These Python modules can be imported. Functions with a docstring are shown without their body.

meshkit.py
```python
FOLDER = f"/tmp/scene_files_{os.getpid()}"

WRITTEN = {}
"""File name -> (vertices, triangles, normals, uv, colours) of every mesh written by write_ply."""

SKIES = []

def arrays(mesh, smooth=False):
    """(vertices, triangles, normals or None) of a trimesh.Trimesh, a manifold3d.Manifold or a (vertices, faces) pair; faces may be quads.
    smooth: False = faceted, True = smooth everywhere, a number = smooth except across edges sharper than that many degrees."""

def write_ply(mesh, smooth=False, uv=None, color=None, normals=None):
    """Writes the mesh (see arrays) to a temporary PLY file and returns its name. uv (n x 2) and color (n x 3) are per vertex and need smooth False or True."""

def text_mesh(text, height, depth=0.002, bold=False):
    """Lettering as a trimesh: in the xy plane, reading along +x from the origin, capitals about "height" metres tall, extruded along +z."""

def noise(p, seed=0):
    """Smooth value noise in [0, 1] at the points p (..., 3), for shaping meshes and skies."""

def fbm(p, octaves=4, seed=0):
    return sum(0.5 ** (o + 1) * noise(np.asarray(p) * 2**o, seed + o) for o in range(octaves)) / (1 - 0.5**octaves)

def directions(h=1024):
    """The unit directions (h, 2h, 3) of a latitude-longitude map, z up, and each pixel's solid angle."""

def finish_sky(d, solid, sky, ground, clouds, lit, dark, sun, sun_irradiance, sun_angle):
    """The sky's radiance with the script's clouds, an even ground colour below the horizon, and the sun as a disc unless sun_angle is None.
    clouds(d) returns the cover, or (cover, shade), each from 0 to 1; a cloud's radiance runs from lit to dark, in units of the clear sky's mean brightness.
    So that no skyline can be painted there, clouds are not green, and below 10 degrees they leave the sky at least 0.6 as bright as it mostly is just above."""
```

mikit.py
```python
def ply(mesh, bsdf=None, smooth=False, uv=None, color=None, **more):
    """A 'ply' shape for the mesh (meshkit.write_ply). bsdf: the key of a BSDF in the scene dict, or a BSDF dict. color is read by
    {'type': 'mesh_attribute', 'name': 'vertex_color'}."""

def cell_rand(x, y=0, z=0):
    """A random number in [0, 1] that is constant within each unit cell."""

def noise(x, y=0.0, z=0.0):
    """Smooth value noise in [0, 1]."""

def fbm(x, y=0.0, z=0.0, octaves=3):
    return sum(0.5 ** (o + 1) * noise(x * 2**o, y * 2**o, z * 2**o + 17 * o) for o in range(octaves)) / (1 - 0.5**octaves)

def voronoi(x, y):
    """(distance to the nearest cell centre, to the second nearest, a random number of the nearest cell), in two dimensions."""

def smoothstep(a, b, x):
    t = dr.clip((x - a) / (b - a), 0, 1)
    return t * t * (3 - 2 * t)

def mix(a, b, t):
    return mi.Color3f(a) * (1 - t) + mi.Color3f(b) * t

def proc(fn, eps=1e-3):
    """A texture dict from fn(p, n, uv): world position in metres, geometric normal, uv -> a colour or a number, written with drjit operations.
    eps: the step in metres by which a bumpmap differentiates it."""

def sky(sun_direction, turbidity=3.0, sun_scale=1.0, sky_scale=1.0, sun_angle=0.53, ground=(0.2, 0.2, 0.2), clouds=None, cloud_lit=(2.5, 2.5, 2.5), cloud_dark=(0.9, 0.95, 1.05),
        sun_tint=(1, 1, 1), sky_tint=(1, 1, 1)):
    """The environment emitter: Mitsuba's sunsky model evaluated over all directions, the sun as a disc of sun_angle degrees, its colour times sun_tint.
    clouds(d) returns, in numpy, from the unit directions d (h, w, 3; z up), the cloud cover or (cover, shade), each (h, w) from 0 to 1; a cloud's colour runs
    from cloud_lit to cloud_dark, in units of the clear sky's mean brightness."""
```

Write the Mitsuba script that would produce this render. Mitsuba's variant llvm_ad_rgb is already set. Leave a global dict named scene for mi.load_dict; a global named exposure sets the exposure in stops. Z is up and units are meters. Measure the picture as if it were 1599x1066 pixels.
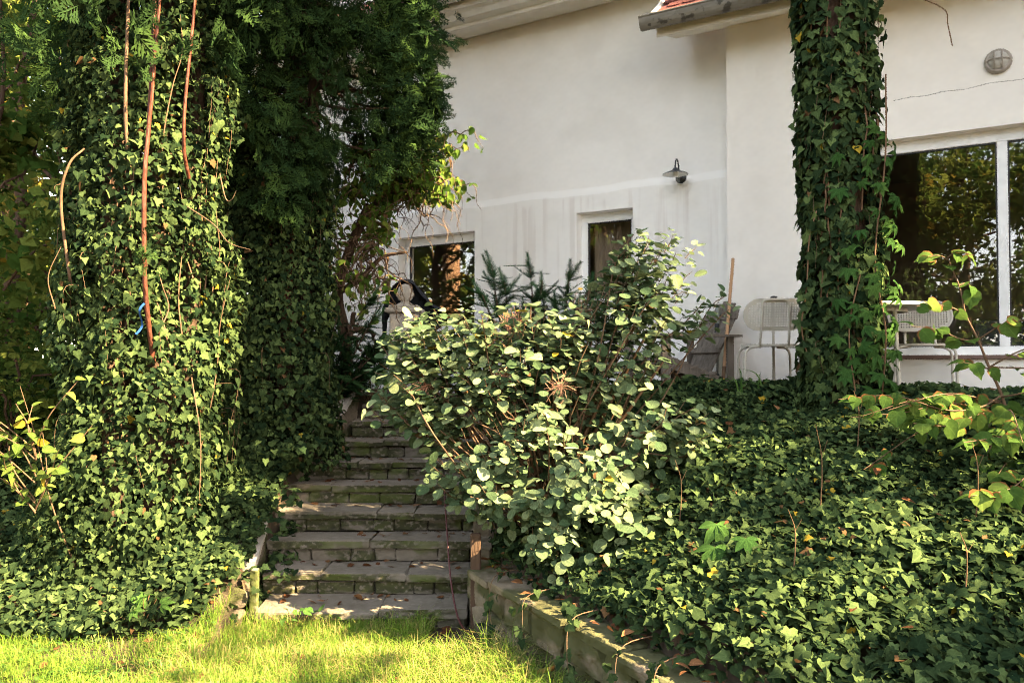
import math
import numpy as np, trimesh, mitsuba as mi, drjit as dr
import shapely.geometry as sg, shapely.affinity as sa
import mikit, meshkit
from mikit import noise, fbm, cell_rand, smoothstep, mix, voronoi

T = mi.ScalarTransform4f
# ------------------------------------------------------------------ camera, sky, exposure
scene, labels = {}, {}
FOV = 65.2
PITCH = math.radians(1.47)
scene['camera'] = {'type': 'perspective', 'fov': FOV, 'fov_axis': 'x', 'near_clip': 0.05, 'far_clip': 2000.0,
                   'to_world': T().look_at(origin=[0, 0, 1.70], target=[0, math.cos(PITCH), 1.70 + math.sin(PITCH)], up=[0, 0, 1])}
SUN_AZ, SUN_EL = math.radians(-27), math.radians(37)
SUN = np.array([math.cos(SUN_EL) * math.cos(SUN_AZ), math.cos(SUN_EL) * math.sin(SUN_AZ), math.sin(SUN_EL)])


def thin_clouds(d):
    c = meshkit.fbm(np.stack([d[..., 0] * 3, d[..., 1] * 3, d[..., 2] * 5], -1) + 3.0, 4, 5)
    return np.clip(0.16 + 1.8 * (c - 0.5), 0.0, 0.9), np.clip(0.3 + 1.4 * (c - 0.6), 0, 1)


scene['sky'] = mikit.sky(SUN.tolist(), turbidity=3, sun_tint=(1.14, 1.08, 0.88), sky_tint=(1.54, 1.07, 0.765), clouds=thin_clouds, cloud_lit=(2.4, 2.3, 2.2), cloud_dark=(1.3, 1.3, 1.3))
exposure = 5.0

# ------------------------------------------------------------------ helpers
PI = math.pi
EYE = np.array([0, 0, 1.7])


def rng(seed):
    return np.random.default_rng(seed)


def unit(a):
    a = np.asarray(a, float)
    return a / np.maximum(np.linalg.norm(a, axis=-1, keepdims=True), 1e-9)


def join(parts):
    vs, fs, n = [], [], 0
    for m in parts:
        v, f = (m.vertices, m.faces) if hasattr(m, 'vertices') else m
        vs.append(np.asarray(v, float)); fs.append(np.asarray(f, int) + n); n += len(v)
    return np.vstack(vs), np.vstack(fs)


def tag(key, label=None, category=None, group=None, kind=None):
    d = labels.setdefault(key, {})
    for k, x in (('label', label), ('category', category), ('group', group), ('kind', kind)):
        if x:
            d[k] = x
    return key


USED = {}


def key_for(name):
    n = USED.get(name, -1) + 1
    USED[name] = n
    return name if n == 0 else f'{name}_{n:03d}'


def obj(name, mesh, bsdf, parent=None, smooth=False, uv=None, **more):
    key = key_for(name if parent is None else parent + '__' + name)
    scene[key] = mikit.ply(mesh, bsdf, smooth=smooth, uv=uv, **more)
    return key


def thing(name, label, category, group=None):
    return tag(key_for(name), label, category, group)


def rbox(lx, ly, lz, c=0.006, at=(0, 0, 0), R=None, jit=0, r=None):
    """box with chamfered edges, centred"""
    h = np.array([lx, ly, lz]) / 2
    c = min(c, 0.45 * min(lx, ly, lz))
    pts = []
    for sx in (-1, 1):
        for sy in (-1, 1):
            for sz in (-1, 1):
                s = np.array([sx, sy, sz])
                for k in range(3):
                    q = h - c
                    q[k] = h[k]
                    pts.append(s * q)
    pts = np.array(pts)
    if jit:
        pts = pts + r.uniform(-jit, jit, pts.shape)
    m = trimesh.convex.convex_hull(pts)
    v = np.array(m.vertices)
    if R is not None:
        v = v @ np.asarray(R).T
    return v + np.asarray(at), np.array(m.faces)


def frame3(y, up=(0, 0, 1)):
    """matrix with columns x, y(dir), z"""
    y = unit(y); x = unit(np.cross(y, up)); z = np.cross(x, y)
    return np.stack([x, y, z], 1)


def tube(points, radii, sides=7, caps=True):
    p = np.asarray(points, float)
    n = len(p)
    r = np.broadcast_to(radii, (n,))
    t = np.gradient(p, axis=0); t = unit(t)
    a = np.zeros((n, 3))
    ref = np.array([0.31, 0.2, 0.93]) if abs(t[0][2]) < 0.8 else np.array([0.9, 0.3, 0.1])
    a0 = unit(np.cross(t[0], ref))
    for i in range(n):
        a0 = a0 - t[i] * (a0 @ t[i]); a0 = a0 / (np.linalg.norm(a0) + 1e-9); a[i] = a0
    b = np.cross(t, a)
    ang = np.arange(sides) * 2 * PI / sides
    v = p[:, None] + r[:, None, None] * (np.cos(ang)[None, :, None] * a[:, None] + np.sin(ang)[None, :, None] * b[:, None])
    v = v.reshape(-1, 3)
    i, j = np.meshgrid(np.arange(n - 1), np.arange(sides), indexing='ij')
    k = (j + 1) % sides
    q = np.stack([i * sides + j, i * sides + k, (i + 1) * sides + k, (i + 1) * sides + j], -1).reshape(-1, 4)
    f = np.vstack([q[:, [0, 1, 2]], q[:, [0, 2, 3]]])
    if caps:
        v = np.vstack([v, p[:1], p[-1:]]); m = len(v)
        jj = np.arange(sides); kk = (jj + 1) % sides
        f = np.vstack([f, np.stack([kk, jj, jj * 0 + m - 2], 1), np.stack([(n - 1) * sides + jj, (n - 1) * sides + kk, jj * 0 + m - 1], 1)])
    return v, f


def spline(pts, n):
    """Catmull-Rom through pts"""
    p = np.asarray(pts, float)
    p = np.vstack([2 * p[0] - p[1], p, 2 * p[-1] - p[-2]])
    u = np.linspace(0, len(p) - 3 - 1e-6, n)
    i = u.astype(int); t = (u - i)[:, None]
    a, b, c, d = p[i], p[i + 1], p[i + 2], p[i + 3]
    return 0.5 * (2 * b + (c - a) * t + (2 * a - 5 * b + 4 * c - d) * t ** 2 + (3 * b - a - 3 * c + d) * t ** 3)


def lathe(profile, at=(0, 0, 0), sides=28):
    pr = np.asarray(profile, float)
    ang = np.arange(sides) * 2 * PI / sides
    v = np.stack([pr[:, 0][:, None] * np.cos(ang), pr[:, 0][:, None] * np.sin(ang), np.repeat(pr[:, 1][:, None], sides, 1)], -1).reshape(-1, 3)
    n = len(pr)
    i, j = np.meshgrid(np.arange(n - 1), np.arange(sides), indexing='ij'); k = (j + 1) % sides
    q = np.stack([i * sides + j, i * sides + k, (i + 1) * sides + k, (i + 1) * sides + j], -1).reshape(-1, 4)
    return v + np.asarray(at), np.vstack([q[:, [0, 1, 2]], q[:, [0, 2, 3]]])


# ------------------------------------------------------------------ leaf shapes: (vertices, faces, uv in 0..1)
def leaf_from(outline, cy=0.35, fold=0.10, curl=0.10, hump=0.05):
    o = np.array(outline, float)
    v = np.vstack([o, [[0, cy]]])
    z = fold * np.abs(v[:, 0]) - curl * v[:, 1] ** 2
    z[-1] += hump
    n = len(o); i = np.arange(n)
    f = np.stack([i * 0 + n, i, (i + 1) % n], 1)
    uv = np.stack([v[:, 0] + 0.5, v[:, 1]], 1)
    return np.column_stack([v, z]), f, np.clip(uv, 0.01, 0.99)


def mirror(right):
    """outline from stalk round the right side to the tip, mirrored"""
    r = [(0, 0)] + list(right)
    return r + [(-x, y) for x, y in reversed(right[:-1])] if abs(right[-1][0]) < 1e-6 else r + [(-x, y) for x, y in reversed(right)]


IVY = leaf_from(mirror([(0.22, -0.13), (0.45, -0.01), (0.385, 0.19), (0.51, 0.38), (0.31, 0.52), (0.0, 0.98)]), 0.27, 0.16, 0.14)
IVY2 = leaf_from(mirror([(0.25, -0.10), (0.40, 0.10), (0.42, 0.34), (0.24, 0.58), (0.0, 0.98)]), 0.28, 0.2, 0.18)
ROUND = leaf_from(mirror([(0.22, 0.06), (0.40, 0.24), (0.47, 0.50), (0.38, 0.78), (0.18, 0.95), (0.0, 0.98)]), 0.5, 0.15, 0.10, -0.01)
OVATE = leaf_from(mirror([(0.24, 0.06), (0.34, 0.30), (0.26, 0.60), (0.0, 0.99)]), 0.4, 0.2, 0.15, -0.01)
HAZEL = leaf_from(mirror([(0.28, 0.0), (0.43, 0.16), (0.46, 0.34), (0.50, 0.50), (0.38, 0.62), (0.32, 0.76), (0.14, 0.84), (0.0, 0.99)]), 0.42, 0.12, 0.30, 0.02)


def five_finger():
    vs, fs, uvs, n = [], [], [], 0
    o = leaf_from(mirror([(0.13, 0.25), (0.21, 0.55), (0.12, 0.80), (0.0, 1.0)]), 0.5, 0.25, 0.15, -0.01)
    for a, s in ((0, 1.0), (-42, .92), (42, .92), (-88, .7), (88, .7)):
        c, d = math.cos(math.radians(a)), math.sin(math.radians(a))
        v = o[0] * s * 0.62
        v = np.column_stack([v[:, 0] * c - v[:, 1] * d, v[:, 0] * d + v[:, 1] * c, v[:, 2] - 0.10 * (v[:, 1] / 0.62) ** 2])
        vs.append(v); fs.append(o[1] + n); uvs.append(o[2]); n += len(v)
    return np.vstack(vs), np.vstack(fs), np.vstack(uvs)


FINGER = five_finger()


def quad_leaf(w=0.34):
    v = np.array([[0, 0, 0], [w, 0.45, 0.10], [0, 1, -0.06], [-w, 0.45, 0.10]], float)
    return v, np.array([[0, 1, 2], [0, 2, 3]]), np.array([[.5, .01], [.95, .45], [.5, .98], [.05, .45]])


QUAD = quad_leaf()


def clump_leaf(seed, n=5):
    """a twig end: several folded leaves fanned about a point, for trees farther off"""
    r = rng(seed); vs, fs, uvs, k = [], [], [], 0
    for i in range(n):
        d = unit(r.normal(0, 1, 3) + np.array([0, .6, 0.1])); nn = unit(r.normal(0, .5, 3) + np.array([0, 0, 1.0]))
        x = unit(np.cross(d, nn)); z = np.cross(x, d); R = np.stack([x, d, z], 1)
        v = QUAD[0] * r.uniform(.38, .55) @ R.T + r.normal(0, .18, 3)
        vs.append(v); fs.append(QUAD[1] + k); uvs.append(QUAD[2]); k += 4
    return np.vstack(vs), np.vstack(fs), np.vstack(uvs)


CLUMP = clump_leaf(5, 5)


def thuja_spray(seed=1):
    """a flat, forked, drooping spray of scale foliage"""
    r = rng(seed); vs, fs, uvs, k = [], [], [], 0

    def blade(p, q, w, zz):
        nonlocal k
        d = np.array(q) - p; s = np.array([-d[1], d[0]]); s = s / (np.linalg.norm(s) + 1e-9) * w
        m = np.array(p) + d * 0.55
        pts = np.array([p, m + s, q, m - s])
        z = zz - 0.28 * pts[:, 1] ** 2 + r.normal(0, 0.012, 4) + np.abs(pts[:, 0]) * 0.1
        vs.append(np.column_stack([pts, z])); fs.append(np.array([[0, 1, 2], [0, 2, 3]]) + k); k += 4
        uvs.append(np.clip(np.column_stack([pts[:, 0] * .5 + .5, pts[:, 1]]), .01, .99))
    blade(np.array([0, 0.]), np.array([0, 1.0]), .03, 0)
    for i in range(6):
        t = 0.06 + 0.15 * i
        L = (0.56 - 0.42 * t) * r.uniform(.8, 1.15)
        for sgn in (-1, 1):
            a = math.radians(r.uniform(34, 52))
            p = np.array([0, t]); q = p + L * np.array([sgn * math.sin(a), math.cos(a)])
            blade(p, q, .036, r.normal(0, .03))
            for j, s2 in ((0.35, 1), (0.60, -1)):
                pp = p + (q - p) * j
                b = a * sgn + s2 * math.radians(38)
                blade(pp, pp + L * 0.5 * np.array([math.sin(b), math.cos(b)]) * r.uniform(.7, 1.1), .034, r.normal(0, .03))
    return np.vstack(vs), np.vstack(fs), np.vstack(uvs)


SPRAY = thuja_spray()


def needle_spray(n=26, spread=62):
    """a straight shoot with two combs of needles"""
    vs, fs, uvs, k = [], [], [], 0
    r = rng(4)
    for i in range(n):
        t = i / n
        for s in (-1, 1):
            a = math.radians(spread * (1 - 0.45 * t) + r.normal(0, 6))
            L = 0.26 * (1 - 0.55 * t) * r.uniform(.85, 1.1)
            p = np.array([0, t, 0.]); d = np.array([s * math.sin(a), math.cos(a), 0.18]) * L
            w = np.array([0, 0.020, 0])
            vs.append(np.array([p - w, p + w, p + d * 0.75 + w * .9, p + d])); fs.append(np.array([[0, 2, 1], [0, 3, 2]]) + k); k += 4
            uvs.append(np.array([[.5, t], [.5, t], [.5 + s * .4, t], [.5 + s * .45, t]]))
    vs.append(np.array([[-.014, 0, 0], [.014, 0, 0], [0.004, 1.02, 0.01], [-0.004, 1.02, 0.01]])); fs.append(np.array([[0, 1, 2], [0, 2, 3]]) + k)
    uvs.append(np.array([[.5, 0.01]] * 4))
    return np.vstack(vs), np.vstack(fs), np.clip(np.vstack(uvs), .01, .99)


NEEDLES = needle_spray()


def orient(n, t):
    """(N,3,3) frames: y along t (made square to n), z along n"""
    n = unit(n); t = unit(t - n * (t * n).sum(-1, keepdims=True)); x = np.cross(t, n)
    return np.stack([x, t, n], -1)


def scatter(proto, p, R, s, ids):
    v, f, uv = proto
    N, m = len(p), len(v)
    V = np.einsum('nij,mj->nmi', R, v) * s[:, None, None] + p[:, None]
    F = (f[None] + (np.arange(N) * m)[:, None, None]).reshape(-1, 3)
    U = np.repeat(uv[None], N, 0).copy(); U[..., 0] += ids[:, None]
    return V.reshape(-1, 3), F, U.reshape(-1, 2)


VARIANTS = 12
KINDS_MADE = {}


def leaves(holder, part, proto, pname, bsdf, p, n, t, s, seed, keep=0, rest='foliage'):
    """leaves of one plant: the `keep` nearest the viewer's side as pieces of their own, the rest as one mass"""
    r = rng(seed)
    p = np.asarray(p, float); s = np.broadcast_to(s, (len(p),))
    R = orient(np.asarray(n, float), np.asarray(t, float))
    R[:, :, 2] *= r.uniform(.3, 2.6, len(p))[:, None]; R[:, :, 0] *= r.uniform(.78, 1.15, len(p))[:, None]
    ids = r.integers(0, 400, len(p)).astype(float)
    order = np.argsort(np.linalg.norm(p - EYE, axis=1) / s)
    near, far = order[:keep], order[keep:]
    if keep:
        for k in range(VARIANTS):
            g = f'{pname}_{bsdf}_{k}'
            if g not in KINDS_MADE:
                v, f, uv = proto
                u = uv.copy(); u[:, 0] += k * 31 + 7
                scene[g] = {'type': 'shapegroup', 'leaf': mikit.ply((v, f), bsdf, smooth=True, uv=u)}
                KINDS_MADE[g] = 1
        for i in near:
            M = np.eye(4); M[:3, :3] = R[i] * s[i]; M[:3, 3] = p[i]
            scene[key_for(f'{holder}__{part}')] = {'type': 'instance', 'shapegroup': {'type': 'ref', 'id': f'{pname}_{bsdf}_{int(ids[i]) % VARIANTS}'}, 'to_world': T(M)}
    if len(far):
        V, F, U = scatter(proto, p[far], R[far], s[far], ids[far])
        k = obj(rest, (V, F), bsdf, holder, smooth=True, uv=U) if rest else obj(holder, (V, F), bsdf, None, smooth=True, uv=U)
        if rest:
            tag(k, kind='stuff')
        return k


# ------------------------------------------------------------------ materials
def rgb(*c):
    return {'type': 'rgb', 'value': list(c)}


def proc_mat(name, fn, rough=0.8, spec=0.3, bump=None, bscale=0.004, eps=2e-3, two=True, **more):
    b = {'type': 'principled', 'base_color': mikit.proc(fn), 'roughness': rough, 'specular': spec, **more}
    if bump is not None:
        b = {'type': 'bumpmap', 'arbitrary': mikit.proc(bump, eps), 'scale': bscale, 'bsdf': b}
    scene[name] = {'type': 'twosided', 'bsdf': b} if two else b


def plain(name, c, rough=0.5, spec=0.4, metallic=0.0):
    scene[name] = {'type': 'twosided', 'bsdf': {'type': 'principled', 'base_color': rgb(*c), 'roughness': rough, 'specular': spec, 'metallic': metallic}}


def leaf_mat(name, dark, light, odd=(), vein=0.25, rough=0.28, trans=0.55, edge=None, mottled=0.15):
    """odd: (share, colour) pairs of leaves that turned; edge: (colour, share) browned rims"""
    def fn(p, n, uv):
        i = dr.floor(uv.x); a = uv.x - i; b = uv.y
        q = cell_rand(i, 3, 1)
        c = mix(dark, light, q * (0.25 + 0.75 * q))
        d = dr.abs(a - 0.5)
        rib = dr.exp(-dr.square(d / 0.022))
        side = dr.exp(-dr.square((dr.abs(d - 0.75 * dr.abs(b - 0.18))) / 0.025)) * 0.6
        c = c * (1 + vein * dr.maximum(rib, side) * 1.6 + mottled * (noise(p.x * 90, p.y * 90, p.z * 90) - 0.5) * 2)
        x = cell_rand(i, 5, 2); at = 0.0
        for share, col in odd:
            c = dr.select((x >= at) & (x < at + share), mi.Color3f(col) * (0.8 + 0.4 * noise(p.x * 60, p.y * 60, p.z * 60)), c)
            at += share
        if edge:
            rim = dr.square(d / 0.47) + dr.square((b - 0.5) / 0.5)
            m = smoothstep(0.80, 0.98, rim + 0.5 * (noise(p.x * 55, p.y * 55, p.z * 55) - 0.5)) * dr.select(cell_rand(i, 8, 4) < edge[1], 1.0, 0.0)
            c = mix(c, edge[0], m)
        return c
    scene[name] = {'type': 'principledthin', 'base_color': mikit.proc(fn), 'roughness': rough, 'diff_trans': trans, 'eta': 1.45}


YEL, BRN = (0.34, 0.24, 0.03), (0.13, 0.075, 0.035)
leaf_mat('ivy_leaf_mat', (0.011, 0.023, 0.011), (0.100, 0.145, 0.050), ((0.006, YEL), (0.006, BRN)), trans=0.5)
leaf_mat('smoke_leaf_mat', (0.052, 0.088, 0.042), (0.24, 0.29, 0.15), ((0.006, YEL), (0.010, BRN)), vein=0.3, trans=0.5, rough=0.45)
leaf_mat('creeper_mat', (0.030, 0.075, 0.020), (0.080, 0.150, 0.035), (), trans=0.7)
leaf_mat('hazel_mat', (0.05, 0.10, 0.022), (0.13, 0.185, 0.04), ((0.05, (0.33, 0.26, 0.05)),), trans=0.8, edge=((0.17, 0.08, 0.03), 0.45))
leaf_mat('sapling_mat', (0.07, 0.12, 0.025), (0.17, 0.20, 0.045), ((0.06, YEL),), trans=0.9)
leaf_mat('twist_mat', (0.06, 0.12, 0.02), (0.18, 0.22, 0.04), ((0.03, BRN),), trans=0.9)
leaf_mat('thuja_mat', (0.020, 0.042, 0.016), (0.050, 0.090, 0.024), ((0.003, BRN),), vein=0.0, trans=0.45, rough=0.55)
leaf_mat('yew_mat', (0.016, 0.040, 0.016), (0.035, 0.075, 0.025), (), vein=0.0, trans=0.3, rough=0.45)
leaf_mat('wood_leaf_mat', (0.040, 0.080, 0.016), (0.17, 0.19, 0.04), ((0.03, (0.25, 0.18, 0.03)),), vein=0.0, trans=0.8, rough=0.5)
leaf_mat('dead_leaf_mat', (0.07, 0.03, 0.015), (0.20, 0.10, 0.045), (), vein=0.3, trans=0.3, rough=0.7)
leaf_mat('weed_mat', (0.045, 0.10, 0.022), (0.10, 0.18, 0.04), (), trans=0.7)


def grass_fn(p, n, uv):
    i = dr.floor(uv.x)
    c = mix((0.085, 0.18, 0.022), (0.25, 0.34, 0.055), cell_rand(i, 1, 7))
    dry = cell_rand(i, 4, 9) + 0.75 * (fbm(p.x * 1.6, p.y * 1.6, 3.0) - 0.5)
    return mix(c, (0.42, 0.34, 0.14), smoothstep(0.80, 0.9, dry))


scene['grass_mat'] = {'type': 'principledthin', 'base_color': mikit.proc(grass_fn), 'roughness': 0.5, 'diff_trans': 0.8, 'eta': 1.4}


def soil_fn(p, n, uv):
    a = fbm(p.x * 9, p.y * 9, p.z * 9, 4)
    c = mix((0.022, 0.018, 0.013), (0.075, 0.058, 0.040), a)
    _, _, w = voronoi(p.x * 22, p.y * 22)
    c = mix(c, (0.10, 0.065, 0.04), dr.select(w > 0.8, 0.6, 0.0))
    return c


proc_mat('soil_mat', soil_fn, 0.95, 0.1, lambda p, n, uv: fbm(p.x * 30, p.y * 30, p.z * 30, 3), 0.02)


def stucco(tone, rain=1.0):
    def fn(p, n, uv):
        along = p.x * 0.857 - p.y * 0.515
        a = fbm(p.x * 1.3, p.y * 1.3, p.z * 1.3, 4); b = fbm(p.x * 7, p.y * 7, p.z * 7, 3)
        c = mi.Color3f(tone) * (0.925 + 0.04 * a + 0.06 * b + 0.05 * fbm(p.x * 28, p.y * 28, p.z * 28, 2))
        # rain streaks below the ledge, blotches of old paint near the ground
        st = fbm(along * 16.0, p.z * 0.7, 2.0, 4)
        zone = smoothstep(3.60, 3.54, p.z + 0.10 * noise(along * 5, 1.0)) * smoothstep(2.55, 3.3, p.z + 0.5 * noise(along * 9, 4.0))
        # the seam was filled with paler plaster, its edges uneven
        wob = p.z + 0.05 * (fbm(along * 2.2, 3.0, 1.0, 4) - 0.5)
        c = mix(c, mi.Color3f(0.90, 0.885, 0.86), 0.75 * rain * smoothstep(3.545, 3.56, wob) * smoothstep(3.65, 3.625, wob))
        c = mix(c, mi.Color3f(0.50, 0.42, 0.38), 0.30 * rain * smoothstep(0.48, 0.75, st) * zone)
        grime = smoothstep(0.55, 0.75, fbm(along * 2.1, p.z * 2.1, 9.0, 4))
        c = mix(c, mi.Color3f(0.56, 0.52, 0.46), 0.12 * grime)
        ph = smoothstep(0.60, 0.64, fbm(along * 2.6, p.z * 3.2, 5.0, 3)) * smoothstep(2.6, 2.2, p.z)
        return mix(c, mi.Color3f(0.80, 0.78, 0.75), 0.5 * ph)
    return fn


def stucco_bump(p, n, uv):
    return 0.6 * fbm(p.x * 60, p.y * 60, p.z * 60, 3) + fbm(p.x * 6, p.y * 6, p.z * 6, 2)


proc_mat('white_stucco', stucco((0.82, 0.795, 0.755)), 0.9, 0.15, stucco_bump, 0.004)
proc_mat('cream_stucco', stucco((0.81, 0.77, 0.71), 0.0), 0.9, 0.15, stucco_bump, 0.004)


def stone_fn(p, n, uv):
    a = fbm(p.x * 6, p.y * 6, p.z * 6, 4); b = fbm(p.x * 35, p.y * 35, p.z * 35, 3)
    c = mix((0.07, 0.058, 0.042), (0.25, 0.215, 0.175), 0.65 * a + 0.35 * b)
    up = smoothstep(0.3, 0.8, n.z)
    moss = smoothstep(0.36, 0.50, fbm(p.x * 3.3 + 4, p.y * 3.3, p.z * 9.0, 4)) * (1 - 0.85 * up)
    c = mix(c, mix((0.020, 0.020, 0.012), (0.055, 0.062, 0.018), noise(p.x * 24, p.y * 24, p.z * 24)), 0.9 * moss * smoothstep(0.25, 0.5, fbm(p.x * 40, p.y * 40, p.z * 40, 3)))
    gr = smoothstep(0.56, 0.66, fbm(p.x * 5.1, p.y * 5.1 + 7, p.z * 5.1, 4)) * (1 - up)
    return mix(c, (0.075, 0.095, 0.022), 0.6 * gr)


proc_mat('step_stone', stone_fn, 0.9, 0.12, lambda p, n, uv: fbm(p.x * 24, p.y * 24, p.z * 24, 4), 0.025)


def rubble_fn(p, n, uv):
    a = fbm(p.x * 8, p.y * 8, p.z * 8, 4)
    c = mix((0.055, 0.045, 0.03), (0.26, 0.21, 0.15), 0.6 * a + 0.4 * fbm(p.x * 42, p.y * 42, p.z * 42, 3))
    moss = smoothstep(0.42, 0.56, fbm(p.x * 4.3, p.y * 4.3, p.z * 6.0 + 3, 4))
    return mix(c, (0.045, 0.052, 0.016), 0.8 * moss)


proc_mat('rubble_stone', rubble_fn, 0.9, 0.2, lambda p, n, uv: fbm(p.x * 18, p.y * 18, p.z * 18, 4), 0.045)
plain('mortar', (0.05, 0.045, 0.034), 0.95, 0.1)


def bark(c0, c1, sx=40, sz=6):
    def fn(p, n, uv):
        return mix(c0, c1, fbm(p.x * sx, p.y * sx, p.z * sz, 4))
    return fn


def bark_bump(p, n, uv):
    return fbm(p.x * 45, p.y * 45, p.z * 7, 4)


proc_mat('dark_bark', bark((0.035, 0.022, 0.015), (0.12, 0.075, 0.05)), 0.9, 0.15, bark_bump, 0.03)
proc_mat('red_bark', bark((0.03, 0.010, 0.007), (0.15, 0.045, 0.022), 36, 9), 0.6, 0.3, bark_bump, 0.02)
proc_mat('pine_bark', bark((0.19, 0.10, 0.06), (0.44, 0.27, 0.165), 22, 9), 0.8, 0.2, bark_bump, 0.03)
proc_mat('twig_bark', bark((0.06, 0.035, 0.02), (0.18, 0.11, 0.065), 60, 20), 0.75, 0.25)
proc_mat('tan_twig', bark((0.07, 0.036, 0.018), (0.19, 0.11, 0.058), 60, 20), 0.7, 0.25)


def tile_fn(p, n, uv):
    return mix((0.085, 0.027, 0.026), (0.17, 0.066, 0.062), fbm(p.x * 5, p.y * 5, p.z * 5, 4))


proc_mat('roof_tile', tile_fn, 0.7, 0.3)


def zinc_fn(p, n, uv):
    a = fbm(p.x * 8, p.y * 8, p.z * 24, 4)
    c = mix((0.11, 0.098, 0.075), (0.24, 0.22, 0.185), a)
    return mix(c, (0.03, 0.026, 0.02), smoothstep(0.56, 0.68, fbm(p.x * 14, p.y * 14, p.z * 14 + 5, 4)) * 0.8)


proc_mat('old_zinc', zinc_fn, 0.55, 0.4)


def paint_fn(tone):
    def fn(p, n, uv):
        return mi.Color3f(tone) * (0.86 + 0.22 * fbm(p.x * 9, p.y * 9, p.z * 9, 4))
    return fn


proc_mat('eave_paint', paint_fn((0.66, 0.62, 0.54)), 0.7, 0.3)
proc_mat('frame_white', paint_fn((0.80, 0.80, 0.79)), 0.35, 0.45)
proc_mat('chair_white', paint_fn((0.47, 0.43, 0.355)), 0.45, 0.4)
plain('gasket', (0.02, 0.02, 0.022), 0.5)
plain('black_metal', (0.018, 0.022, 0.026), 0.35, 0.5)
plain('white_enamel', (0.75, 0.75, 0.72), 0.3, 0.5)
proc_mat('sill_metal', paint_fn((0.16, 0.10, 0.08)), 0.6)
proc_mat('old_wood', bark((0.075, 0.062, 0.05), (0.20, 0.17, 0.14), 50, 4), 0.8, 0.2)
proc_mat('broom_wood', bark((0.33, 0.18, 0.09), (0.50, 0.30, 0.16), 60, 5), 0.6, 0.3)
proc_mat('pale_stone', paint_fn((0.42, 0.38, 0.33)), 0.85)
plain('black_fabric', (0.018, 0.020, 0.026), 0.9, 0.2)
proc_mat('cover_cloth', paint_fn((0.50, 0.51, 0.54)), 0.9, 0.2)
plain('hose_red', (0.06, 0.014, 0.013), 0.4)
plain('hose_orange', (0.42, 0.17, 0.035), 0.4)
plain('blue_tape', (0.008, 0.05, 0.20), 0.5)
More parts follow.
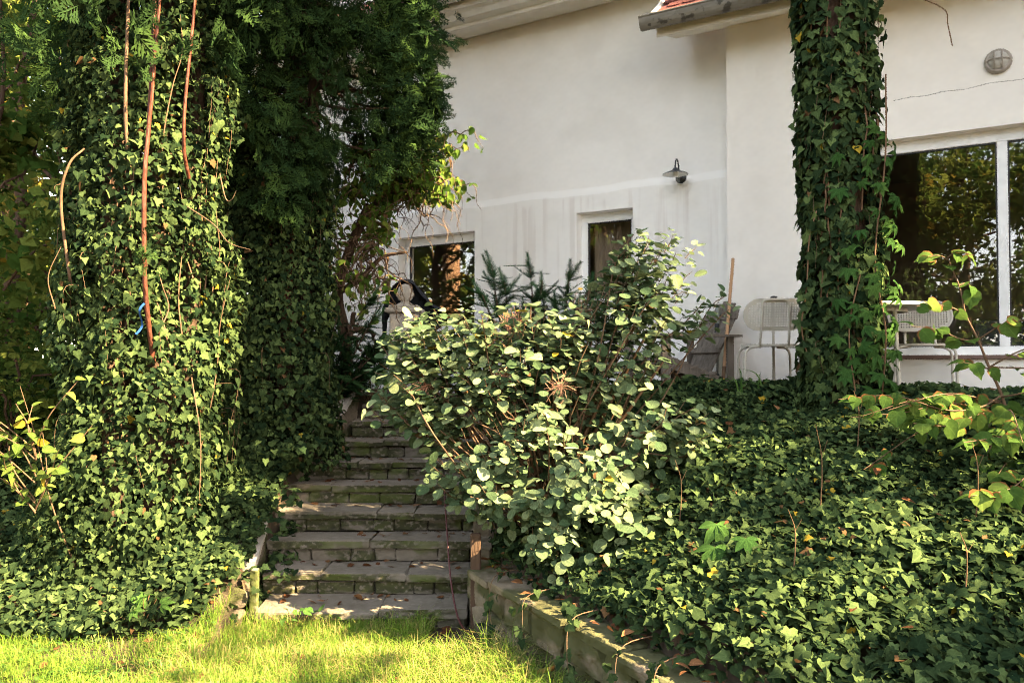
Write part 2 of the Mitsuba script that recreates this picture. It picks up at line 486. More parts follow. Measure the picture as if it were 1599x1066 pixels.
plain('grey_metal', (0.19, 0.20, 0.18), 0.5, 0.5)
plain('lamp_metal', (0.30, 0.26, 0.22), 0.5, 0.5)
plain('room_wall', (0.16, 0.12, 0.09), 0.9)
proc_mat('curtain_cloth', paint_fn((0.26, 0.20, 0.14)), 0.9)
plain('dark_furniture', (0.012, 0.012, 0.014), 0.5)
scene['pane_glass'] = {'type': 'thindielectric', 'int_ior': 1.52}
scene['bulb_glass'] = {'type': 'thindielectric', 'int_ior': 1.5}
scene['frosted_glass'] = {'type': 'twosided', 'bsdf': {'type': 'principled', 'base_color': rgb(0.42, 0.40, 0.36), 'roughness': 0.25, 'specular': 0.5}}
plain('plume_mat', (0.50, 0.26, 0.17), 0.8)

# ------------------------------------------------------------------ terrain
TERR = 1.38
CREST, CN = np.array([2.3, 5.9]), np.array([-0.515, -0.857])


def wall_x(y):
    """plan line of the low retaining wall (right of the stairs)"""
    return np.where(y < 5.25, -0.27 + (5.22 - y) * 0.519, -0.27)


def ss(a, b, x):
    t = np.clip((x - a) / (b - a), 0, 1)
    return t * t * (3 - 2 * t)


def ground_z(x, y):
    x, y = np.asarray(x, float), np.asarray(y, float)
    d = (x - CREST[0]) * CN[0] + (y - CREST[1]) * CN[1]
    inset = np.maximum(x - wall_x(y), 0)
    zr = np.minimum(TERR - 0.33 * np.maximum(d, 0) - 0.03 * ss(0.3, -0.3, np.abs(d) - 0.1), np.where(y < 5.9, 0.34 + 0.26 * inset + 0.14 * inset ** 2, 9))
    zr = np.maximum(zr, 0.33)
    t = np.clip((y - 4.95) / 3.1, 0, 1)
    zl = TERR * t ** 0.92 + 0.05 * ss(4.7, 5.3, y) * meshkit.noise(np.stack([x * 1.3, y * 1.3, x * 0], -1))
    zs = np.clip((y - 5.45) * 0.477 - 0.22, -0.08, TERR - 0.12)
    zs = np.where(y > 8.05, TERR - 0.03, zs)
    right = ss(-0.06, 0.06, x - wall_x(y) - 0.14)
    zl = zl - 0.14 * ss(-2.15, -1.9, x) * ss(5.3, 5.7, y)
    z = np.where(x < -1.82, zl, zs)
    z = z * (1 - right) + zr * right
    z = np.where(y < 4.6, np.where(x - wall_x(y) < 0.08, 0, z), z)
    bump = 0.018 * meshkit.noise(np.stack([x * 3, y * 3, x * 0], -1))
    far = ss(14, 60, np.hypot(x, y))
    return z * (1 - far) + bump


xs = np.concatenate([np.geomspace(-900, -9, 30), np.arange(-8.6, -3, 0.25), np.arange(-3, 5, 0.07), np.arange(5, 9, 0.25), np.geomspace(9.4, 900, 30)])
ys = np.concatenate([-np.geomspace(900, 5, 30), np.arange(-4.6, 2.4, 0.3), np.arange(2.4, 8.4, 0.07), np.arange(8.5, 16, 0.4), np.geomspace(16.5, 900, 30)])
GX, GY = np.meshgrid(xs, ys, indexing='ij')
GV = np.stack([GX, GY, ground_z(GX, GY)], -1).reshape(-1, 3)
ii, jj = np.meshgrid(np.arange(len(xs) - 1), np.arange(len(ys) - 1), indexing='ij')
a_ = ii * len(ys) + jj
GF = np.stack([a_, a_ + len(ys), a_ + len(ys) + 1, a_ + 1], -1).reshape(-1, 4)
obj('ground', (GV, GF), 'soil_mat', smooth=True)
tag('ground', 'dark leaf-strewn soil of the garden and its terrace bank', kind='structure')

# ------------------------------------------------------------------ house
TH = math.radians(31)
HA, HB = np.array([math.cos(TH), -math.sin(TH), 0]), np.array([math.sin(TH), math.cos(TH), 0])
H0 = np.array([2.083, 7.713, 0])
HR = np.stack([HA, HB, [0, 0, 1]], 1)


def hw(a, b, z):
    return H0 + HA * a + HB * b + np.array([0, 0, z])


def hbox(a0, a1, b0, b1, z0, z1, c=0.004):
    return rbox(a1 - a0, b1 - b0, z1 - z0, c, hw((a0 + a1) / 2, (b0 + b1) / 2, (z0 + z1) / 2), HR)


def hprism(profile, a0, a1):
    """profile of (b, z) extruded along the wall"""
    pr = np.array(profile, float); n = len(pr)
    poly = trimesh.creation.extrude_polygon(sg.Polygon(pr), 1.0, engine='earcut')
    v = np.array(poly.vertices)
    w = H0 + HA * (a0 + v[:, 2:3] * (a1 - a0)) + HB * v[:, 0:1] + np.array([0, 0, 1]) * v[:, 1:2]
    return w, np.array(poly.faces)


def wall_with_holes(a0, a1, z0, z1, b, depth, holes, wavy=0):
    shape = sg.box(a0, z0, a1, z1)
    if wavy:
        aa = np.linspace(a0, a1, 90)
        zz = z1 + wavy * (meshkit.fbm(np.stack([aa * 3, aa * 0, aa * 0], -1), 4, 3) - 0.5)
        shape = sg.Polygon([(a0, z0), (a1, z0)] + list(zip(aa[::-1], zz[::-1])))
    for h in holes:
        shape = shape.difference(sg.box(*h))
    m = trimesh.creation.extrude_polygon(shape, depth, engine='earcut')
    v = np.array(m.vertices)
    w = H0 + HA * v[:, 0:1] + HB * (b + v[:, 2:3]) + np.array([0, 0, 1]) * v[:, 1:2]
    return w, np.array(m.faces)[:, ::-1]


house = thing('house', 'white stuccoed house with red tiled eaves and picture windows on the terrace', 'house')
BL = 0.30                                                     # the left wing stands this far behind
W_BIG, W_LEFT, W_SMALL = (1.12, 1.76, 5.4, 3.645), (-4.30, 1.95, -3.135, 3.275), (-1.77, 2.35, -1.10, 3.355)
w1 = wall_with_holes(-6.2, 0.02, 0.9, 3.585, BL, 0.02, [W_LEFT, W_SMALL], 0.07)
obj('wall', w1, 'white_stucco', house)
obj('wall', wall_with_holes(-6.2, 0.02, 0.9, 7.4, BL + 0.0203, 0.30, [W_LEFT, W_SMALL]), 'white_stucco', house)
tag(house + '__wall', 'lower white wall with rain streaks'); tag(house + '__wall_001', 'smooth upper white wall set slightly back')
obj('wall', wall_with_holes(0, 6.6, 0.9, 5.12, 0, 0.32, [W_BIG]), 'cream_stucco', house)
obj('wall', hbox(0.0, 0.30, 0.322, 6.0, 0.9, 5.0), 'cream_stucco', house)
obj('wall', hbox(6.3, 6.6, 0.322, 6.0, 0.9, 5.0), 'cream_stucco', house)
obj('wall', hbox(-6.2, 6.6, 6.0, 6.3, 0.9, 7.4), 'cream_stucco', house)
obj('wall', hbox(-6.2, -5.9, 0.665, 6.0, 0.9, 7.4), 'white_stucco', house)


def window(a0, z0, a1, z1, b, posts=(), head=0.10):
    k = key_for(house + '__window')
    rv, fw, fd = 0.125, 0.072, 0.07
    y0, y1 = b + rv, b + rv + fd
    fr = [hbox(a0, a1, y0, y1, z1 - head, z1), hbox(a0, a1, y0, y1, z0, z0 + fw), hbox(a0, a0 + fw, y0 + .001, y1 - .001, z0 + fw, z1 - head), hbox(a1 - fw, a1, y0 + .001, y1 - .001, z0 + fw, z1 - head)]
    edges = [a0 + fw]
    for p0, p1 in posts:
        fr.append(hbox(p0, p1, y0 + .001, y1 - .001, z0 + fw, z1 - head)); edges += [p0, p1]
    edges.append(a1 - fw)
    scene_key = k + '__frame'; USED[scene_key] = 0
    scene[scene_key] = mikit.ply(join(fr), 'frame_white')
    for e0, e1 in zip(edges[::2], edges[1::2]):
        g = []
        for s in ((e0, e0 + .012, z0 + fw, z1 - head), (e1 - .012, e1, z0 + fw, z1 - head), (e0 + .012, e1 - .012, z0 + fw, z0 + fw + .012), (e0 + .012, e1 - .012, z1 - head - .012, z1 - head)):
            g.append(hbox(s[0], s[1], y0 + .018, y0 + .05, s[2], s[3], .001))
        obj('gasket', join(g), 'gasket', k)
        for d in (0.026, 0.042):
            q = np.array([hw(e0 + .004, y0 + d, z0 + fw + .004), hw(e1 - .004, y0 + d, z0 + fw + .004), hw(e1 - .004, y0 + d, z1 - head - .004), hw(e0 + .004, y0 + d, z1 - head - .004)])
            obj('pane', (q, np.array([[0, 1, 2], [0, 2, 3]])), 'pane_glass', k)
    return k


wk = window(*W_BIG, 0.0, [(2.235, 2.312), (3.9, 3.977)])
tag(wk, 'wide picture window on the terrace')
obj('sill', hbox(W_BIG[0] - .04, W_BIG[2] + .04, -0.045, 0.13, W_BIG[1] - .035, W_BIG[1] - .002), 'sill_metal', wk)
wk2 = window(*W_LEFT, BL)
tag(wk2, 'window reflecting a pine trunk')
obj('sill', hbox(W_LEFT[0] - .03, W_LEFT[2] + .03, BL - .04, BL + .13, W_LEFT[1] - .035, W_LEFT[1] - .002), 'frame_white', wk2)
wk3 = window(*W_SMALL, BL)
tag(wk3, 'small window behind the smoke bush')
obj('sill', hbox(W_SMALL[0] - .03, W_SMALL[2] + .03, BL - .04, BL + .13, W_SMALL[1] - .035, W_SMALL[1] - .002), 'frame_white', wk3)
# rooms behind the panes
obj('room', join([hbox(0.31, 6.2, 4.2, 4.3, 1.3, 4.2), hbox(0.31, 6.2, 0.33, 4.2, 1.2, 1.36), hbox(0.31, 6.2, 0.33, 4.2, 4.1, 4.25), hbox(0.305, 0.33, 0.33, 4.2, 1.36, 4.1)]), 'room_wall', house)
obj('room', join([hbox(-5.2, -0.2, 3.2, 3.3, 1.3, 3.8), hbox(-5.2, -0.2, 0.64, 3.2, 1.2, 1.36), hbox(-5.2, -0.2, 0.64, 3.2, 3.7, 3.8), hbox(-5.3, -5.2, 0.64, 3.3, 1.2, 3.8), hbox(-0.2, -0.1, 0.64, 3.3, 1.2, 3.8)]), 'room_wall', house)


def curtain(a0, a1, b, z0, z1, seed):
    n = 60; u = np.linspace(0, 1, n)
    bb = b + 0.03 * np.sin(u * (a1 - a0) * 46 + seed) + 0.012 * np.sin(u * 97)
    top = np.array([hw(a0 + (a1 - a0) * x, y, z1) for x, y in zip(u, bb)]); bot = np.array([hw(a0 + (a1 - a0) * x, y, z0) for x, y in zip(u, bb)])
    i = np.arange(n - 1)
    return np.vstack([top, bot]), np.stack([i, i + 1, i + 1 + n, i + n], 1)


c2 = obj('curtain', curtain(-1.75, -1.15, BL + 0.42, 1.9, 3.45, 3), 'curtain_cloth', smooth=True)
tag(c2, 'brown curtain behind the small window over the bush', 'curtain')
# inside furniture seen dimly
cab = thing('sideboard', 'black sideboard standing dimly inside the picture window', 'sideboard')
obj('carcass', hbox(2.0, 2.9, 2.2, 2.7, 1.4, 2.15, .01), 'dark_furniture', cab)
for k in range(2):
    obj('door', hbox(2.02 + .44 * k, 2.44 + .44 * k, 2.17, 2.197, 1.5, 2.12, .006), 'dark_furniture', cab)

# eaves: right wing
PITCHR = math.radians(40)
obj('soffit', hprism([(-0.46, 4.83), (-0.46, 4.865), (0.05, 5.005), (0.05, 4.97)], -0.52, 6.8), 'eave_paint', house)
obj('fascia', hbox(-0.53, 6.8, -0.485, -0.46, 4.80, 4.97), 'eave_paint', house)
g_in, g_out = [], []
gp = [(-0.60 + 0.075 * math.cos(t), 4.945 + 0.085 * math.sin(t)) for t in np.linspace(PI * 0.98, 2 * PI * 1.0, 12)]
gutter_profile = gp + [(-0.527, 4.945)] + [(-0.60 + 0.071 * math.cos(t), 4.945 + 0.081 * math.sin(t)) for t in np.linspace(2 * PI, PI * 0.98, 12)]
gutter_profile = gp + [(-0.60 + 0.069 * math.cos(t), 4.947 + 0.079 * math.sin(t)) for t in np.linspace(2 * PI, PI * 0.98, 12)]
gk = obj('gutter', hprism([(b, 4.945 + (z - 4.945) * 1.3) for b, z in gutter_profile], -0.63, 6.8), 'old_zinc', house)
tag(gk, 'weathered zinc gutter under the tiles')
obj('end_cap', hprism([(b, 4.945 + (z - 4.945) * 1.3) for b, z in gp], -0.636, -0.626), 'old_zinc', gk)
obj('front_bead', tube([hw(-0.635, -0.676, 4.945), hw(6.8, -0.676, 4.945)], 0.010, 8), 'old_zinc', gk)
s_, c_ = math.sin(PITCHR), math.cos(PITCHR)


def rp(a, d, h):
    """point on the right roof: a along, d up the slope from the eave, h off the deck"""
    return hw(a, -0.56 + d * c_ - h * s_, 4.95 + d * s_ + h * c_)


def slab(a0, a1, d0, d1, h0, h1):
    v = np.array([rp(a, d, h) for a in (a0, a1) for d in (d0, d1) for h in (h0, h1)])
    m = trimesh.convex.convex_hull(v)
    return np.array(m.vertices), np.array(m.faces)


rk = obj('roof', slab(-0.50, 6.8, 0.02, 4.6, -0.06, 0.0), 'roof_tile', house)
obj('verge_board', slab(-0.545, -0.515, 0.02, 4.6, -0.11, 0.055), 'frame_white', rk)
tw, trow = 0.155, 0.15
half = [(0, trow * 2.1), (tw - .004, trow * 2.1), (tw - .004, 0.055)] + [(tw / 2 - .002 + (tw / 2 - .002) * math.cos(t), 0.055 - 0.055 * math.sin(t)) for t in np.linspace(0.35, PI - 0.35, 6)] + [(0, 0.055)]
tm = trimesh.creation.extrude_polygon(sg.Polygon(half), 0.014, engine='earcut')
tvv, tff = np.array(tm.vertices), np.array(tm.faces)
rt = rng(11)
for row in range(6):
    for k in range(26):
        a = -0.505 + k * tw + (tw / 2 if row % 2 else 0)
        tilt = rt.normal(0, 0.006)
        v = np.array([rp(a + x, row * trow - 0.03 + y, 0.030 - y * 0.085 + z + tilt * x + 0.004) for x, y, z in tvv])
        obj('tile', (v, tff), 'roof_tile', rk)
rest = []
for row in range(6, 30):
    for k in range(47):
        a = -0.505 + k * tw + (tw / 2 if row % 2 else 0)
        q = np.array([rp(a, row * trow - .03, .034), rp(a + tw - .004, row * trow - .03, .034), rp(a + tw - .004, row * trow + .2, .016), rp(a, row * trow + .2, .016)])
        rest.append((q, np.array([[0, 1, 2], [0, 2, 3]])))
for row in range(6):
    for k in range(26, 47):
        a = -0.505 + k * tw + (tw / 2 if row % 2 else 0)
        q = np.array([rp(a, row * trow - .03, .034), rp(a + tw - .004, row * trow - .03, .034), rp(a + tw - .004, row * trow + .2, .016), rp(a, row * trow + .2, .016)])
        rest.append((q, np.array([[0, 1, 2], [0, 2, 3]])))
tag(obj('tile_rows', join(rest), 'roof_tile', rk), kind='stuff')
# eaves: left wing (taller)
obj('soffit', hbox(-6.4, -0.52, BL - 0.52, BL - 0.022, 5.62, 5.66), 'eave_paint', house)
mould = [(BL - 0.36, 5.62), (BL - 0.36, 5.56), (BL - 0.42, 5.56), (BL - 0.42, 5.60), (BL - 0.50, 5.615), (BL - 0.55, 5.68), (BL - 0.60, 5.70), (BL - 0.60, 5.80), (BL - 0.52, 5.80), (BL - 0.52, 5.62)]
obj('cornice', hprism([(b, z) for b, z in mould], -6.45, -0.5), 'eave_paint', house)
gl = [(BL - 0.68 + 0.075 * math.cos(t), 5.83 + 0.08 * math.sin(t)) for t in np.linspace(PI, 2 * PI, 12)]
gl += [(BL - 0.68 + 0.069 * math.cos(t), 5.832 + 0.074 * math.sin(t)) for t in np.linspace(2 * PI, PI, 12)]
obj('gutter', hprism(gl, -6.45, -0.5), 'eave_paint', house)
r2 = [(BL - 0.64, 5.85), (3.2, 9.1), (7.0, 5.85), (6.8, 5.75), (3.2, 8.95), (BL - 0.60, 5.78)]
r2k = obj('roof', hprism(r2, -6.5, -0.4), 'roof_tile', house)
for k in range(25):
    a = -6.48 + k * 0.233
    pr = [(BL - 0.66, 5.868), (BL - 0.34, 6.155), (BL - 0.36, 6.175), (BL - 0.68, 5.888)]
    obj('tile', hprism(pr, a, a + 0.228), 'roof_tile', r2k)
obj('wall', hprism([(0.64, 7.3), (3.2, 8.9), (5.9, 7.3), (5.9, 5.0), (0.64, 5.0)], -0.3, 0.0), 'white_stucco', house)

# crack in the right wall: a thin open groove line of dark gap
cr = [(1.46, 3.985), (1.60, 3.995), (1.72, 3.985), (1.86, 4.0), (2.02, 3.99), (2.2, 4.012), (2.4, 4.0), (2.7, 4.02)]
tag(obj('crack', join([tube([hw(a, -0.0005, z + 0.0), hw(a2, -0.0005, z2)], 0.0022, 4) for (a, z), (a2, z2) in zip(cr, cr[1:])]), 'old_zinc', house), 'hairline crack')

# ------------------------------------------------------------------ staircase
RISE, GO = 0.155, 0.325
LX = [-1.50, -1.55, -1.66, -1.80, -1.88, -1.90, -1.84, -1.78, -1.72]     # k = -1 .. 7
stairs = thing('stone_staircase', 'mossy pale stone staircase climbing from the lawn to the terrace', 'staircase')
rs = rng(21)
for k in range(-1, 8):
    y = 7.68 - GO * k; z = 1.70 - (3.65 + k) * RISE
    xl, xr = LX[k + 1], -0.30
    # tread slabs
    cuts = [xl] + sorted(rs.uniform(xl + .35, xr - .35, 1 if k % 2 else 2)) + [xr]
    dep = GO + 0.06
    for x0, x1 in zip(cuts, cuts[1:]):
        if x1 - x0 < 0.12:
            continue
        obj('tread', rbox(x1 - x0 - 0.006, dep, 0.055, 0.008, ((x0 + x1) / 2, y + dep / 2 - 0.028 + rs.normal(0, .010), z - 0.0275 + rs.normal(0, .004)), R=np.array([[1, -.012, 0], [.012, 1, 0], [0, 0, 1]]) @ np.array([[1, 0, rs.normal(0, .008)], [0, 1, rs.normal(0, .02)], [0, rs.normal(0, .02), 1]]), jit=0.009, r=rs), 'step_stone', stairs)
    # riser stones
    zr0, zr1 = z - RISE, z - 0.056
    x = xl + 0.01
    while x < xr - 0.08:
        w = rs.uniform(0.14, 0.36); x1 = min(x + w, xr)
        obj('riser_stone', rbox(x1 - x - 0.010, 0.12, zr1 - zr0 - 0.006, 0.010, ((x + x1) / 2, y + 0.065 + rs.normal(0, .006), (zr0 + zr1) / 2), jit=0.009, r=rs), 'step_stone', stairs)
        x = x1
    obj('mortar_bed', rbox(xr - xl - .02, 0.20, RISE - 0.05, 0.004, ((xl + xr) / 2, y + 0.145, z - 0.056 - (RISE - .05) / 2 - .001)), 'mortar', stairs)
# left cheek: sloping coping slabs
ck = thing('stair_cheek', 'low sloping cheek wall with pale coping on the left of the steps', 'wall')
for j in range(6):
    y0, y1 = 5.62 + j * 0.42, 5.62 + (j + 1) * 0.42 - 0.012
    zc = lambda yy: 1.70 - (3.65 + (7.68 - yy) / GO) * RISE + 0.15
    xi = lambda yy: np.interp(yy, [5.4, 6.05, 6.4, 7.05, 7.4, 7.7, 8.2], [-1.74, -1.82, -1.90, -1.82, -1.68, -1.57, -1.5])
    pts = np.array([[xi(yy) - o, yy, zc(yy) + h] for yy in (y0, y1) for o in (0.02, 0.32) for h in (-0.05, 0)]) + rs.normal(0, .006, (8, 3))
    m = trimesh.convex.convex_hull(pts)
    obj('coping_stone', (np.array(m.vertices), np.array(m.faces)), 'pale_stone', ck)
    pts = np.array([[xi(yy) - o, yy, zz] for yy in (y0 - .006, y1 + .006) for o in (0.025, 0.28) for zz in (zc(yy) - 0.055, zc(yy) - 0.75)])
    m = trimesh.convex.convex_hull(pts)
    obj('wall_stone', (np.array(m.vertices), np.array(m.faces)), 'rubble_stone', ck)
obj('end_post', rbox(0.045, 0.08, 0.32, 0.006, (-1.745, 5.46, 0.14), jit=.006, r=rs), 'step_stone', ck)
for k, (x, y, z, s) in enumerate([(-1.86, 5.40, 0.12, .15), (-1.99, 5.46, 0.10, .13), (-1.83, 5.34, .03, .10)]):
    m = trimesh.creation.icosphere(2, s / 1.6); v = np.array(m.vertices); v *= 1 + 0.9 * (meshkit.noise(v * 14 + k * 5) - .5)[:, None]; v[:, 2] *= .75
    tag(obj('boulder', (v + [x, y, z], np.array(m.faces)), 'rubble_stone', smooth=True), ['large pale stone in front of the stair cheek', 'stone in the ivy edge left of the cheek', 'small stone on the grass at the cheek foot'][k], 'stone')

# ------------------------------------------------------------------ low retaining wall
rw = thing('retaining_wall', 'low mossy stone retaining wall along the ivy bank beside the lawn', 'wall')
WD = unit(np.array([0.519, -1.0, 0])); WN = np.array([-WD[1], WD[0], 0])   # WN points to the bank
W0 = np.array([-0.27, 5.22, 0]); WR = np.stack([WD, WN, [0, 0, 1]], 1)
L = 0.0
while L < 4.4:
    w = rs.uniform(0.28, 0.5)
    obj('cap_stone', rbox(w - .012, 0.30, 0.05, 0.012, W0 + WD * (L + w / 2) + WN * (0.13 + rs.normal(0, .012)) + [0, 0, 0.345 + rs.normal(0, .006)], WR, .01, rs), 'rubble_stone', rw)
    L += w
for row in range(2):
    L = -0.1 * row
    while L < 4.4:
        w = rs.uniform(0.2, 0.45)
        obj('wall_stone', rbox(w - .014, 0.2, 0.185, 0.025, W0 + WD * (L + w / 2) + WN * (0.11 + rs.normal(0, .01)) + [0, 0, 0.06 + row * 0.17], WR, .024, rs), 'rubble_stone', rw)
        L += w
obj('core', rbox(4.5, 0.18, 0.38, .004, W0 + WD * 2.2 + WN * 0.16 + [0, 0, 0.12], WR), 'mortar', rw)
obj('corner_post', rbox(0.07, 0.07, 0.62, .008, (-0.235, 5.22, 0.28), jit=.004, r=rs), 'dark_bark', rw)
# stone side of the stairs on the right, under the bush
for j in range(8):
    y0 = 5.42 + j * 0.33
    zt = 1.70 - (3.65 + (7.68 - y0 - .1) / GO) * RISE + 0.12
    obj('side_stone', rbox(0.14, 0.32, 0.6, .015, (-0.22, y0 + .16, zt - .3), jit=.01, r=rs), 'rubble_stone', rw)

# ------------------------------------------------------------------ trees and plants
UP = np.array([0, 0, 1.0])


def wander(p0, p1, n, amp, seed):
    r = rng(seed); t = np.linspace(0, 1, n)[:, None]
    off = np.cumsum(r.normal(0, 1, (n, 3)), 0); off -= off[:1] + (off[-1:] - off[:1]) * t
    return np.asarray(p0) * (1 - t) + np.asarray(p1) * t + off * amp


def ivy_column(holder, cx, cy, z0, z1, rad, N, size, bsdf, seed, keep, lump=0.10, depth=0.09):
    r = rng(seed)
    z = r.uniform(z0, z1, N); th = r.uniform(0, 2 * PI, N)
    d = np.stack([np.cos(th), np.sin(th), np.zeros(N)], 1)
    l = meshkit.fbm(np.stack([d[:, 0] * 1.5, d[:, 1] * 1.5, z * 1.4], 1) + seed, 3, seed) - 0.5
    R = rad(z, th) + lump * 2.4 * l + depth * (r.random(N) ** 0.7 - 0.7)
    p = np.column_stack([cx + d[:, 0] * R, cy + d[:, 1] * R, z])
    n = d * .75 + r.normal(0, 0.50, (N, 3)) + [0, 0, 0.55]
    t = -UP + d * 0.35 + r.normal(0, 0.45, (N, 3))
    s = size * np.clip(np.exp(r.normal(-.12, .33, N)), .35, 1.6)
    sel = r.random(N) < 0.6
    first = min(keep, 10 ** 6)
    k1 = int(first * 0.6)
    leaves(holder, 'leaf', IVY, 'ivy', bsdf, p[sel], n[sel], t[sel], s[sel], seed + 1, k1)
    leaves(holder, 'leaf', IVY2, 'ivy2', bsdf, p[~sel], n[~sel], t[~sel], s[~sel], seed + 2, keep - k1)


def ivy_shoots(holder, cx, cy, z0, z1, rad, n, size, bsdf, seed, reach=.15):
    """hanging shoots that stand off the column"""
    r = rng(seed); P, D, W = [], [], []
    for i in range(n):
        th = r.uniform(0, 2 * PI); d = np.array([math.cos(th), math.sin(th), 0]); z = r.uniform(z0, z1); L = r.uniform(.15, .45); o = r.uniform(.02, reach)
        pts = spline([np.array([cx, cy, z]) + d * (rad - .04), np.array([cx, cy, z - .02]) + d * (rad + o), np.array([cx, cy, z - L]) + d * (rad + o * .8) + r.normal(0, .03, 3)], 12)
        W.append(tube(pts, np.linspace(.003, .0015, 12), 4, False)); m = int(10 + 26 * L)
        P.append(pts[r.integers(2, 12, m)] + r.normal(0, .018, (m, 3))); D.append(np.repeat(d[None], m, 0))
    tag(obj('shoot_stem', join(W), 'twig_bark', holder, smooth=True), kind='stuff')
    P, D = np.vstack(P), np.vstack(D); m = len(P)
    leaves(holder, 'leaf', IVY2, 'ivy2', bsdf, P, D * .7 + r.normal(0, .5, (m, 3)) + [0, 0, .4], -UP + D * .4 + r.normal(0, .5, (m, 3)), size * np.clip(np.exp(r.normal(-.1, .3, m)), .4, 1.5), seed + 1, 0, 'shoot_leaves')


def thuja_crown(tree, clusters, seed, size=0.2, per=20, part='crown'):
    r = rng(seed)
    P, N, D = [], [], []
    for c, out, rad in clusters:
        k = int(per * r.uniform(.7, 1.3))
        o = r.normal(0, 1, (k, 3)) * rad * [0.55, 0.55, 0.75]
        P.append(c + o); D.append(out * 1.0 + o / rad * 0.55 + [0, 0, -0.15] + r.normal(0, .25, (k, 3)))
        side = np.cross(out, UP)
        N.append(side[None] * r.choice([-1, 1], k)[:, None] * 0.8 + r.normal(0, .5, (k, 3)) + UP * 0.25)
    P, N, D = np.vstack(P), np.vstack(N), np.vstack(D)
    s = size * r.uniform(.7, 1.3, len(P))
    V, F, U = scatter(SPRAY, P, orient(N, D), s, r.integers(0, 400, len(P)).astype(float))
    k = obj(part, (V, F), 'thuja_mat', tree, smooth=True, uv=U)
    tag(k, kind='stuff')
    return P


# ---- first conifer, wrapped in ivy, at the left
t1 = thing('conifer_tree', 'ivy-wrapped conifer with bare reddish stems in the lit ivy at the left', 'tree')
r = rng(31)
for k, (x, y, q, rad, m) in enumerate([(-2.62, 5.95, (.05, .1), .13, 'dark_bark'), (-2.85, 5.8, (-.1, 0), .09, 'dark_bark'), (-2.45, 6.05, (.12, .1), .08, 'dark_bark'), (-2.9, 6.1, (-.1, .2), .08, 'dark_bark')]):
    pts = wander((x, y, .2), (x + q[0], y + q[1], 9.5), 16, .02, 40 + k)
    obj('trunk', tube(pts, np.linspace(rad, rad * .35, 16), 9), m, t1, smooth=True)
for k, (pts, r0, r1) in enumerate([
        ([(-2.44, 5.45, 1.7), (-2.435, 5.32, 2.1), (-2.425, 5.26, 2.4), (-2.41, 5.22, 2.9), (-2.395, 5.24, 3.25), (-2.40, 5.28, 3.6), (-2.42, 5.36, 4.1), (-2.44, 5.5, 5.2)], .017, .012),
        ([(-2.395, 5.24, 3.25), (-2.375, 5.23, 3.42), (-2.37, 5.26, 3.7), (-2.36, 5.3, 4.1), (-2.34, 5.4, 5.0)], .013, .009),
        ([(-2.20, 5.42, 2.95), (-2.19, 5.31, 3.12), (-2.175, 5.28, 3.4), (-2.14, 5.30, 3.9), (-2.11, 5.4, 4.8)], .013, .009),
        ([(-2.57, 5.40, 2.9), (-2.575, 5.31, 3.2), (-2.565, 5.27, 3.6), (-2.58, 5.34, 4.4)], .014, .010),
        ([(-2.98, 5.40, 2.2), (-3.0, 5.30, 2.75), (-2.93, 5.26, 3.0), (-2.85, 5.30, 3.12)], .011, .006)]):
    obj('stem', tube(spline(pts, 22), np.linspace(r0, r1, 22), 9), 'red_bark' if k < 3 else 'twig_bark', t1, smooth=True)
cl = []
for i in range(150):
    th = r.uniform(0, 2 * PI); z = r.uniform(3.7, 9.5); rr = (1.15 - 0.09 * (z - 4)) * r.uniform(.55, 1.05)
    if z < 4.9 and math.sin(th) < 0.15 and r.random() < .75:
        continue
    o = np.array([math.cos(th), math.sin(th), 0])
    cl.append((np.array([-2.6, 6.0, z]) + o * rr, unit(o + [0, 0, -.5]), .22))
for c in [(-2.05, 5.6, 4.1), (-1.85, 5.7, 4.25), (-2.0, 5.75, 4.45), (-1.7, 5.9, 4.5), (-2.3, 5.3, 4.5), (-2.7, 5.2, 4.6), (-2.1, 5.5, 4.6), (-3.1, 5.3, 4.5)]:
    cl.append((np.array(c), unit(np.array([.3, -.6, -.6])), .16))
thuja_crown(t1, cl, 33, 0.19, 22)
for k, (c, n_) in enumerate([((-2.40, 5.18, 3.95), 8), ((-2.39, 5.16, 3.62), 6), ((-2.13, 5.22, 3.72), 9), ((-2.38, 5.15, 2.42), 7), ((-2.35, 5.15, 2.35), 6)]):
    thuja_crown(t1, [(np.array(c), unit(np.array([.3, -.6, .1])), .05)], 60 + k, .11, n_, 'sprig')
iv1 = thing('climbing_ivy', 'thick sunlit ivy column climbing the red-stemmed conifer', 'ivy')
ivy_column(iv1, -2.68, 5.88, 0.25, 5.2, lambda z, th: 0.51 + 0.14 * np.exp(-(z - .3) / .5) - 0.015 * (z - 2), 35000, 0.045, 'ivy_leaf_mat', 70, 300, 0.24, 0.20)
ivy_shoots(iv1, -2.68, 5.88, .8, 4.2, .52, 70, .055, 'ivy_leaf_mat', 75)
vine = []
for k in range(20):
    th = r.uniform(PI, 2 * PI); x, y = -2.68 + .47 * math.cos(th), 5.88 + .47 * math.sin(th); z0 = r.uniform(.4, 3)
    vine.append(tube(spline(wander((x, y, z0), (x + r.normal(0, .08), y, z0 + r.uniform(.4, 1.3)), 5, .03, 300 + k), 18), np.linspace(.006, .002, 18), 5, False))
obj('vine_stem', join(vine), 'twig_bark', iv1, smooth=True)
